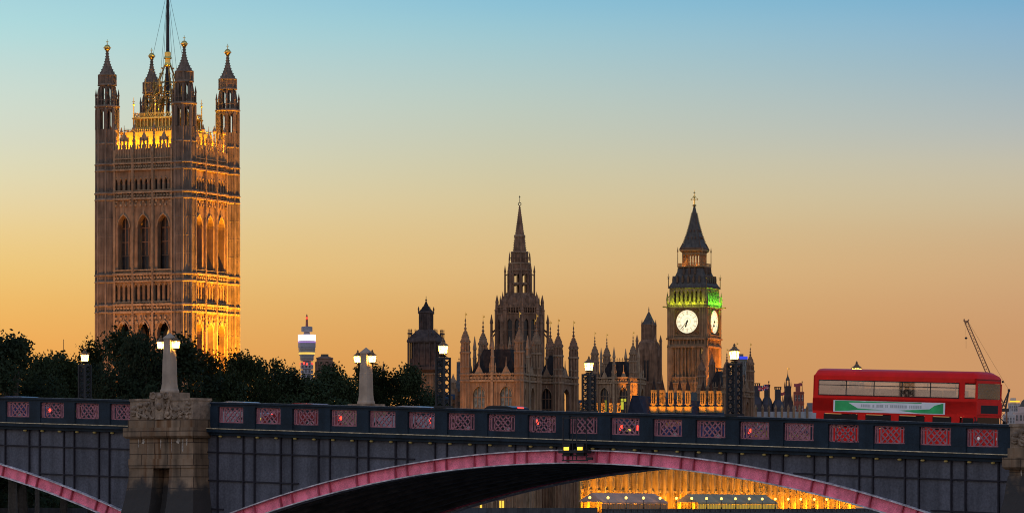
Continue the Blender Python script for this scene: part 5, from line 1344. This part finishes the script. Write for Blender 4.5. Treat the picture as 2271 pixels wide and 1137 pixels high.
def simple_building(label, px0, px1, ytop, Y, matr, floors=3, nwin=4, name='city_building', zbase=5.9, dep=None, roofm=None, winmat=None, kind='flat'):
    a, b_ = at(px0, PY0, Y), at(px1, PY0, Y); w_ = b_.x-a.x; z = zy(ytop, Y); d_ = dep or w_
    o = thing(name, label, 'building', ((a.x+b_.x)/2, Y+d_/2, 0))
    m = MB(); m.box(-w_/2, w_/2, -d_/2, d_/2, zbase, z)
    for i in range(floors+1): zf = z-(i+.05)*4.0; m.box(-w_/2-.15, w_/2+.15, -d_/2-.15, -d_/2, zf-.35, zf)
    m.box(-w_/2+w_*.2, w_/2-w_*.35, -d_/4, d_/4, z, z+2.2)
    m.build('wall', matr, o)
    t = win_template('window', w_/nwin*.5, 2.2, winmat or GLASSD, 2, 1, CONC, .12)
    for i in range(floors):
        for j in range(nwin): place_window(t, o, Matrix.Translation((-w_/2+w_*(j+.5)/nwin, -d_/2-.09, z-3.4-i*4.0)))
    return o, w_, d_, z
def domed_tower():
    Y = 1600; c = at(720, PY0, Y); zz = lambda y: zy(y, Y); s = Y/F
    o = thing('stone_campanile', 'squat brown octagonal stone tower with a flat dark cap, right of the round tower', 'tower', (c.x, c.y, 0))
    m = MB(); m.lathe([(22*s, 5.9), (22*s, zz(818)), (20*s, zz(808)), (19*s, zz(796)), (21*s, zz(795)), (20*s, zz(793)), (13*s, zz(791))], n=8)
    for i in range(8):
        m.M = Matrix.Rotation(math.pi/4*i, 4, 'Z')
        for x in (-5, 0, 5): m.box(x*s-.3, x*s+.3, -21*s, -19*s, zz(850), zz(802))
    m.M = Matrix(); m.build('wall', mat('brown_stone', (.16, .09, .06), .9, .3, .2), o)
    r_ = MB(); r_.lathe([(12*s, zz(791.5)), (9*s, zz(789)), (9*s, zz(785)), (7*s, zz(785))], n=8); r_.build('cap', SLATE, o)
domed_tower()
def spirelet(label, px, ytop, ybase, Y, wpx, stone, name='stone_pinnacle'):
    c = at(px, PY0, Y); s = Y/F; zz = lambda y: zy(y, Y); h = ybase-ytop
    o = thing(name, label, 'pinnacle', (c.x, c.y, 0), .3)
    m = MB(); w_ = wpx*s/2
    m.lathe([(w_*1.2, 5.9), (w_*1.2, zz(ybase)), (w_, zz(ybase-h*.05)), (w_, zz(ybase-h*.4)), (w_*1.25, zz(ybase-h*.43)), (w_*.5, zz(ybase-h*.7)), (w_*.18, zz(ytop+h*.1))], n=8)
    for i in range(8): a = i*math.pi/4; m.lathe([(w_*.14, zz(ybase)), (w_*.14, zz(ybase-h*.45)), (.02, zz(ybase-h*.6))], w_*1.15*math.cos(a), w_*1.15*math.sin(a), 4)
    m.build('shaft', stone, o)
    f = MB(); f.tube((0, 0, zz(ytop+h*.12)), (0, 0, zz(ytop)), w_*.14, w_*.05); f.box(-w_*.4, w_*.4, -.05, .05, zz(ytop+h*.07), zz(ytop+h*.05)); f.build('cross', stone, o)
spirelet('thin grey church pinnacle just left of the round telecom tower', 652, 812, 862, 1300, 9, STONE_D)
spirelet('second thin church pinnacle, touching the trees left of the round tower', 640, 820, 862, 1300, 8, STONE_D)
spirelet('thin stone pinnacle with a cross above the trees right of the far obelisk', 850, 800, 845, 1150, 7, STONE_D)
spirelet('short pinnacle half hidden in the tree crown beside the far obelisk', 827, 804, 850, 1150, 6, STONE_D)
spirelet('small stone turret between the ventilation tower and the arched-window pavilion', 1005, 828, 865, 1080, 17, STONE, 'stone_turret')
spirelet('small dark pinnacle at the left shoulder of the spired tower', 1018, 790, 880, 1060, 8, STONE_D)
spirelet('tall orange-tinted pinnacle against the right face of the clock tower', 1579, 782, 830, 1210, 13, STONE_D)
ms = MB(); c = at(141, PY0, 1500); ms.tube((0, 0, 5.9), (0, 0, zy(752, 1500)), .22, .1); ms.tube((-1.0, 0, zy(800, 1500)), (1.0, 0, zy(800, 1500)), .08)
mo = ms.build('radio_mast', IRON); mo.location = (c.x, c.y, 0); tag(mo, 'thin bare radio mast rising above the trees at the left', 'mast')
# low range joining the palace buildings
def low_range(label, px0, px1, ywall, yroof, Y, matr, rm_):
    a, b_ = at(px0, PY0, Y), at(px1, PY0, Y); w_ = b_.x-a.x; z, zr = zy(ywall, Y), zy(yroof, Y)
    o = thing('palace_range', label, 'palace building', ((a.x+b_.x)/2, Y, 0))
    m = MB(); m.box(-w_/2, w_/2, 0, 12, 5.9, z)
    n = max(2, int(w_/3))
    for i in range(n+1): x = -w_/2+w_*i/n; m.box(x-.3, x+.3, -.4, 0, 5.9, z+.8)
    m.box(-w_/2, w_/2, -.25, 0, z-1, z-.5); m.build('wall', matr, o)
    r_ = MB(); r_.prism([(-w_/2, -.1, z), (-w_/2, 6, zr), (-w_/2, 12, z)], (w_, 0, 0)); r_.build('roof', rm_, o)
    t = win_template('window', 1.2, 3.2, GLASSD, 2, 1, matr, .14)
    for i in range(n): place_window(t, o, Matrix.Translation((-w_/2+w_*(i+.5)/n, -.07, z-5.5)))
low_range('low stone range with blue slate roof left of the arched-window pavilion', 968, 1034, 885, 872, 1040, STONE, LEAD)
low_range('low brown range glimpsed between the two turreted pavilions', 1268, 1322, 895, 885, 1180, STONE, LEAD)
low_range('dark steep-roofed range behind the left edge of the arched-window pavilion', 1012, 1036, 868, 800, 1030, STONE_D, SLATE)
low_range('dark range with battlemented roofline between the clock tower and lamp column', 1596, 1650, 838, 828, 1270, STONE_D, SLATE)
low_range('dark slate-roofed range at the foot of the clock tower', 1462, 1560, 895, 868, 1150+120, STONE_D, SLATE)
low_range('long dark riverside block behind the garden trees, seen through their gaps', -160, 900, 985, 960, 905, mat('dark_brick', (.02, .015, .013), .9, .3, .3), SLATE)
# glass tower with blue neon
gt, w_, d_, z = simple_building('slim glass tower with a blue neon band, behind the right lamp column', 1634, 1657, 795, 2000, mat('glass_cladding', (.12, .13, .12), .3, .5, .1), 6, 3, 'glass_tower')
nb_ = MB(); nb_.box(-w_/2-.2, w_/2+.2, -d_/2-.25, -d_/2, z-.2, z+1.1); nb_.build('neon_band', mat('blue_neon', (.05, .08, .6), .5, .1, 1, emit=(.04, .06, .8), es=.7), gt)
# chimneys with dark bases
def chimney(label, px, ytop, ybase, Y, wpx):
    c = at(px, PY0, Y); s = Y/F; zz = lambda y: zy(y, Y); w_ = wpx*s/2
    o = thing('chimney_tower', label, 'chimney', (c.x, c.y, 0), 0, 'tall round chimneys on the dark roof')
    m = MB(); m.lathe([(w_*2.0, 5.9), (w_*2.0, zz(ybase+12)), (w_*1.6, zz(ybase+3)), (w_, zz(ybase-4)), (w_, zz(ytop+6))], n=12); m.build('stack', mat('dark_bronze', (.035, .03, .035), .6, .3, .3), o)
    r_ = MB()
    for i in range(10): a = i*math.pi/5; r_.tube((w_*math.cos(a), w_*math.sin(a), zz(ytop+6)), (w_*math.cos(a), w_*math.sin(a), zz(ytop+1)), w_*.12)
    r_.lathe([(w_*1.2, zz(ytop+1.2)), (w_*1.2, zz(ytop))], n=12); r_.build('crown', IRON, o)
chimney('dark round chimney nearest the slim pointed pavilion, left of the flag', 1678, 849, 883, 1420, 14)
chimney('dark round chimney directly behind the flagpole', 1701, 852, 884, 1420, 13)
chimney('dark round chimney just left of the small dark spire', 1725, 857, 890, 1420, 14)
def dark_spire():
    Y = 1500; c = at(1747, PY0, Y); zz = lambda y: zy(y, Y); s = Y/F
    o = thing('church_spire', 'small dark church tower with open lantern, left of the striped brick block', 'tower', (c.x, c.y, 0), .2)
    m = MB(); m.lathe([(13*s, 5.9), (13*s, zz(895)), (9*s, zz(875)), (8.6*s, zz(856)), (4*s, zz(855))], n=4, rot=math.pi/4)
    for i in range(4):
        m.M = Matrix.Rotation(math.pi/2*i, 4, 'Z')
        m.lathe([(1*s, zz(860)), (.9*s, zz(852)), (.1*s, zz(845))], 6*s, 6*s, 5); m.lathe([(1*s, zz(900)), (.8*s, zz(882)), (.1*s, zz(874))], 9.2*s, 9.2*s, 5); m.lathe([(.7*s, zz(856)), (.7*s, zz(842))], 3*s, 3*s, 5)
        m.box(-.5*s, .5*s, -9.3*s, -9*s, zz(900), zz(880))
    m.M = Matrix(); m.build('tower_wall', mat('soot_dark_stone', (.05, .035, .035), .9, .3, .3), o)
    r_ = MB(); r_.lathe([(4.6*s, zz(843)), (4.6*s, zz(841)), (1.6*s, zz(834)), (.5*s, zz(828)), (.15*s, zz(820))], n=8); r_.build('spire', SLATE, o)
    g_ = MB(); g_.tube((0, 0, zz(820)), (0, 0, zz(815)), .12); g_.box(0, .8, -.03, .03, zz(818), zz(816)); g_.build('weathervane', GILT, o)
dark_spire()
simple_building('red brick block with pale stripes and a flag on its roof', 1761, 1783, 868, 1600, mat('striped_brick', (.27, .075, .05), .9, .2, .4), 9, 3, 'brick_building')
def flag(label, px, ypole, yfoot, px_end, y0, y1, Y, union):
    c = at(px, PY0, Y); s = Y/F; zz = lambda y: zy(y, Y)
    o = thing('flag', label, 'flag', (c.x, c.y, 0))
    p = MB(); p.tube((0, 0, zz(yfoot)), (0, 0, zz(ypole)), .16, .1); p.ball((0, 0, zz(ypole)), .25, 6, 5); p.build('pole', IRON, o)
    wl = (px_end-px)*s; n = 12
    def sheet(v0, v1, u0, u1, off, name, m_, diag=None):
        b = MB(); pts = []
        def P(u, v): z = zz(y0)+(zz(y1)-zz(y0))*v-.25*abs(wl)*u*u*.35; return (wl*u, .35*math.sin(u*9)*u+off, z+.12*math.sin(u*7))
        for i in range(n+1):
            u = u0+(u1-u0)*i/n
            if diag: vc = diag[0]+(diag[1]-diag[0])*i/n; a, c_ = vc-.06, vc+.06
            else: a, c_ = v0, v1
            pts += [P(u, a), P(u, c_)]
        b.add(pts, [(2*i, 2*i+1, 2*i+3, 2*i+2) for i in range(n)]); return b
    fl = sheet(0, 1, 0, 1, 0, 'cloth', None)
    fo = fl.build('cloth', mat('flag_red' if not union else 'flag_blue', (.32, .06, .06) if not union else (.03, .035, .13), .8, .2, 1), o)
    fo.modifiers.new('cloth_thickness', 'SOLIDIFY').thickness = .03
    if union:
        wb = MB(); rb2 = MB()
        for b in (sheet(.34, .66, 0, 1, -.05, '', None), sheet(0, 1, .38, .62, -.05, '', None), sheet(0, 0, 0, 1, -.05, '', None, (0.06, .94)), sheet(0, 0, 0, 1, -.05, '', None, (.94, .06))): wb.add(b.v, b.f)
        for b in (sheet(.42, .58, 0, 1, -.09, '', None), sheet(0, 1, .44, .56, -.09, '', None)): rb2.add(b.v, b.f)
        for d in ((.06, .94), (.94, .06)):
            b = sheet(0, 0, 0, 1, -.08, '', None, d); rb2.add(b.v, b.f)
        wb.build('white_cross', mat('flag_white', (.6, .55, .52), .8, .1, 1), fo); rb2.build('red_cross', mat('flag_cross_red', (.45, .04, .05), .8, .1, 1), fo)
flag('union flag streaming left from a pole between the dark chimneys', 1705, 846, 925, 1681, 853, 865, 1330, True)
flag('dark red flag flying from the roof of the striped brick block', 1779, 846, 868, 1761, 849, 856, 1595, False)
flag('small red flag just left of the small dark spire', 1741, 868, 900, 1732, 869, 876, 1440, False)
# pale low roof with finial posts
pr_ = thing('glazed_hall', 'long low pale blue-grey hall with finialled posts, behind the parapet left of the bus', 'building', (at(1740, PY0, 1380).x, 1380, 0))
s = 1380/F; m = MB(); m.box(-73*s, 90*s, 0, 14, 5.9, zy(912, 1380)); m.build('wall', mat('pale_blue_cladding', (.36, .38, .42), .6, .15, .1, streak=.1), pr_)
m = MB()
for px in (1676, 1691, 1705, 1720, 1734, 1748, 1760, 1773, 1790): x = (px-1740)*s; m.lathe([(.45, 5.9), (.4, zy(906, 1380)), (.55, zy(905, 1380)), (.06, zy(896, 1380))], x, -.6, 6)
m.build('finial_post', STONE, pr_)
simple_building('low grey flat block just left of the bus rear, beyond the pale hall', 1782, 1830, 905, 1700, mat('grey_render', (.16, .15, .16), .9, .2, .2), 4, 5, 'city_building')
simple_building('pale office block with a bright yellow lit roof edge at the far right', 2238, 2262, 893, 1900, CONC, 6, 5, 'office_block')
yb = MB(); a = at(2239, PY0, 1900); b_ = at(2261, PY0, 1900); yb.box(a.x, b_.x, 1899.2, 1899.8, zy(891, 1900), zy(888, 1900)); ybo = yb.build('lit_sign_band', mat('yellow_sign', (.6, .4, .05), .5, .1, 1, emit=(1, .6, .02), es=1.1)); tag(ybo, 'yellow lit band along the roof of the pale office block', 'sign')
simple_building('pale pinkish stone block at the right edge under the dark dome', 2252, 2300, 913, 1750, mat('pinkish_stone', (.45, .34, .3), .85, .15, .3), 5, 6, 'stone_block')
simple_building('low pale block between the crane base and the right granite pier', 2226, 2251, 918, 1700, mat('pale_render', (.42, .38, .36), .85, .15, .3), 5, 4, 'stone_block')
dm_ = thing('domed_building', 'dark lead dome cut by the right edge of the picture', 'building', (at(2282, PY0, 1850).x, 1850, 0))
s = 1850/F; m = MB(); m.lathe([(22*s, 5.9), (22*s, zy(912, 1850))], n=20); m.build('drum', CONC, dm_)
m = MB(); m.lathe([(22*s, zy(912, 1850)), (21*s, zy(900, 1850)), (16*s, zy(889, 1850)), (8*s, zy(882, 1850)), (2*s, zy(880, 1850)), (2*s, zy(872, 1850))], n=20); m.build('dome', SLATE, dm_, True)
# crane
def crane():
    Y = 1600; zz = lambda y: zy(y, Y); s = Y/F; X = lambda px: (px-2226)*s
    c = at(2226, PY0, Y); o = thing('luffing_crane', 'tall lattice crane with raised jib and hook behind the bus front', 'crane', (c.x, c.y, 0))
    cm = mat('crane_paint', (.28, .12, .06), .6, .3, .5)
    def lattice(mb, p, q, w0, w1, n, r, up=(0, 1, 0)):
        p, q = Vector(p), Vector(q); d = (q-p).normalized(); a = d.cross(Vector(up)).normalized(); b = Vector(up).normalized(); P = []
        for i in range(n+1):
            t = i/n; w_ = w0+(w1-w0)*t; c_ = p+(q-p)*t; P.append([c_+a*w_+b*w_, c_-a*w_+b*w_, c_-a*w_-b*w_, c_+a*w_-b*w_])
        for i in range(n):
            for j in range(4): mb.tube(P[i][j], P[i+1][j], r, n=4); mb.tube(P[i][j], P[i+1][(j+1) % 4], r*.6, n=4)
    m = MB(); lattice(m, (X(2224), 0, zz(903)), (X(2143), 0, zz(714)), .8, .55, 28, .14); m.box(X(2138), X(2148), -.5, .5, zz(714), zz(711)); m.tube((X(2138), 0, zz(712)), (X(2138.5), 0, zz(707)), .25); m.tube((X(2149), 0, zz(708)), (X(2141), 0, zz(716)), .2); m.build('jib', cm, o)
    m = MB(); lattice(m, (0, 0, 5.9), (0, 0, zz(912)), 1.1, 1.1, 14, .16, up=(0, 1, 0)); m.build('mast', cm, o)
    m = MB(); m.box(X(2218), X(2237), -1.2, 1.2, zz(912), zz(905)); m.tube((X(2221), -.8, zz(905)), (X(2238), 0, zz(865)), .22); m.tube((X(2221), .8, zz(905)), (X(2238), 0, zz(865)), .22); m.tube((X(2230), -.8, zz(905)), (X(2238), 0, zz(865)), .28); m.tube((X(2230), .8, zz(905)), (X(2238), 0, zz(865)), .28)
    for i in range(1, 7): t = i/7; m.tube((X(2221+17*t), 0, zz(905-40*t)), (X(2230+8*t), 0, zz(905-40*(t+.1))), .12)
    m.box(X(2235), X(2240), -.5, .5, zz(868), zz(862)); m.build('back_frame', mat('dark_crane_steel', (.05, .035, .03), .6, .3, .5), o)
    m = MB(); m.tube((X(2238), 0, zz(865)), (X(2147), 0, zz(712)), .05, n=4); m.ball((X(2224), 0, zz(846)), .45, 6, 5); m.tube((X(2139), 0, zz(712)), (X(2142.5), 0, zz(748)), .025, n=4); m.tube((X(2142.5), 0, zz(750)), (X(2142.5), 0, zz(772)), .05, n=4); m.build('cable', IRON, o)
    m = MB(); m.lathe([(.1, zz(752)), (.6, zz(749.5)), (.3, zz(747))], X(2142.5), 0, 6); m.build('hook_block', IRON, o)
crane()

# ------------------------------------------------------------------ trees of the riverside gardens
def crown_mesh(seed, n, hgt, wid):
    r = random.Random(seed); mb = MB(); cl = []
    for i in range(34):
        while True:
            x, y, z = r.uniform(-1, 1), r.uniform(-1, 1), r.uniform(-1, 1)
            if x*x+y*y+z*z < 1: break
        cl.append((x*wid*.86, y*wid*.86, hgt*.56+z*hgt*.39, r.uniform(.13, .4)*wid))
    cl.append((0, 0, hgt*.86, .34*wid)); vs = []; fs = []
    tot = sum(c[3]**2 for c in cl)
    for cx, cy, cz, cr in cl:
        for j in range(int(n*cr*cr/tot)):
            u = Vector((r.gauss(0, 1), r.gauss(0, 1), r.gauss(0, 1))).normalized(); d = cr*(r.random()**.45)*r.choice((.8, .9, 1, 1, 1.1, 1.3))
            p = Vector((cx, cy, cz))+Vector((u.x*d, u.y*d, u.z*d*.85))
            a = Vector((r.gauss(0, 1), r.gauss(0, 1), r.gauss(0, 1))).normalized(); b = a.orthogonal().normalized(); s_ = r.uniform(.13, .29)
            k = len(vs); vs += [p+a*s_, p+b*s_*.6, p-a*s_, p-b*s_*.6]; fs.append((k, k+1, k+2, k+3))
    mb.v = [tuple(v) for v in vs]; mb.f = fs
    tk = MB(); pts = [(0, 0, 0), (r.uniform(-.3, .3), r.uniform(-.3, .3), hgt*.25), (r.uniform(-.6, .6), r.uniform(-.6, .6), hgt*.5), (r.uniform(-.8, .8), 0, hgt*.78)]
    rad = [.55, .42, .28, .1]
    for i in range(3): tk.tube(pts[i], pts[i+1], rad[i], rad[i+1], 8)
    for cx, cy, cz, cr in cl[::2]:
        q = pts[1] if cz < hgt*.5 else pts[2]; mid_ = (Vector(q)+Vector((cx, cy, cz)))/2+Vector((0, 0, .5)); tk.tube(q, mid_, .16, .1, 5); tk.tube(mid_, (cx, cy, cz), .1, .03, 5)
    return mb, tk
variants = []
for i, (seed, n, hgt, wid) in enumerate(((1, 25000, 20, 7.2), (2, 22000, 20, 6.4), (3, 26000, 20, 8.0), (4, 15000, 20, 6.2))): variants.append(crown_mesh(seed, n, hgt, wid))
tmesh = {}
def tree(label, px, ytop, halfw, Y, var, rot=0):
    c = at(px, PY0, Y); H = (zy(ytop, Y)-5.9)*1.06; wid = 2.1*halfw*Y/F; base = (7.2, 6.4, 8.0, 6.2)[var]
    o = thing('plane_tree', label, 'tree', (c.x, c.y, 5.9), rot, 'trees of the riverside gardens')
    sc = (wid/base, wid/base, H/20)
    if var not in tmesh:
        cm_, tm_ = variants[var]; a = cm_.build('crown', LEAF, o); b = tm_.build('trunk', BARK, o); tmesh[var] = (a, b); a.scale = sc; b.scale = sc
    else:
        for q in tmesh[var]: z = part(q, None, o); z.scale = sc
TREES = [
    ('dark tree at the left edge with ragged gaps in its crown', 28, 745, 62, 450, 3, 0), ('small airy tree just right of the left-edge tree', 82, 786, 32, 470, 3, 2),
    ('low dark tree behind the left-edge trees, filling down to the parapet', 50, 800, 80, 520, 0, 1), ('low rounded tree left of the lit lattice column by the bank', 140, 805, 50, 520, 1, 3),
    ('dense tree behind the lattice column nearest the left edge', 200, 768, 48, 540, 2, 4), ('tallest dark tree in front of the square tower, left part', 268, 735, 62, 520, 0, 5),
    ('broad dark tree left of the near obelisk', 325, 752, 62, 500, 2, 1.5), ('broad dark tree right behind the near obelisk', 395, 766, 66, 510, 1, 2.5),
    ('dark tree right of the near obelisk under the lit tower face', 455, 785, 60, 520, 0, 3.3), ('dark tree at the foot of the square tower right edge', 520, 794, 52, 540, 2, 4.4),
    ('airy tree right of the square tower with sky through its crown', 572, 793, 46, 560, 3, 5.2), ('low airy tree left of the round tower', 622, 815, 44, 580, 3, .7),
    ('low dark tree under the round tower', 690, 838, 55, 560, 0, 1.9), ('low dark tree in front of the squat octagonal tower', 735, 828, 48, 600, 1, 2.2),
    ('airy tree top just right of the far obelisk', 815, 806, 42, 640, 3, 3.1), ('dark bushy tree between the far obelisk and the ventilation tower', 850, 834, 60, 600, 2, 4.0),
    ('rounded tree in front of the ventilation tower base', 905, 830, 46, 620, 1, 5.5), ('lowest dark tree beside the lamp column at the ventilation tower', 945, 862, 40, 640, 0, .4),
    ('dark tree standing low behind the far obelisk foot', 780, 848, 50, 580, 2, 2.8), ('dark filler tree low in front of the round tower, left side', 640, 848, 60, 560, 1, 4.9),
]
for t in TREES: tree(*t)
hg = MB(); r_ = random.Random(9)
for i in range(30000):
    u = r_.random(); x = -70+u*64; y = 400+u*500+r_.uniform(-6, 6); z = 5.9+r_.random()**1.2*7
    a = Vector((r_.gauss(0, 1), r_.gauss(0, 1), r_.gauss(0, 1))).normalized(); b = a.orthogonal().normalized(); q = r_.uniform(.25, .5); p = Vector((x-8, y, z))
    hg.v += [tuple(p+a*q), tuple(p+b*q*.6), tuple(p-a*q), tuple(p-b*q*.6)]; k = len(hg.v)-4; hg.f.append((k, k+1, k+2, k+3))
tag(hg.build('shrubbery', LEAF), 'dark shrubbery filling the ground under the garden trees', 'shrubbery', kind='stuff')
ew = MB(); 
for a, b_ in zip(bank[1:4], bank[2:5]): 
    d = Vector((b_[0]-a[0], b_[1]-a[1], 0)); n_ = Vector((d.y, -d.x, 0)).normalized()
    ew.prism([Vector((a[0], a[1], -1)), Vector((b_[0], b_[1], -1)), Vector((b_[0], b_[1], 7.0)), Vector((a[0], a[1], 7.0))], n_*.6)
tag(ew.build('embankment_wall', mat('embankment_granite', (.06, .055, .05), .9, .4, .4, streak=.3)), 'dark granite embankment wall along the gardens, seen under the left arch', 'wall')

# template window meshes are only sources for copies
for t in templates:
    for ch in kids(t): bpy.data.objects.remove(ch)
    bpy.data.objects.remove(t)
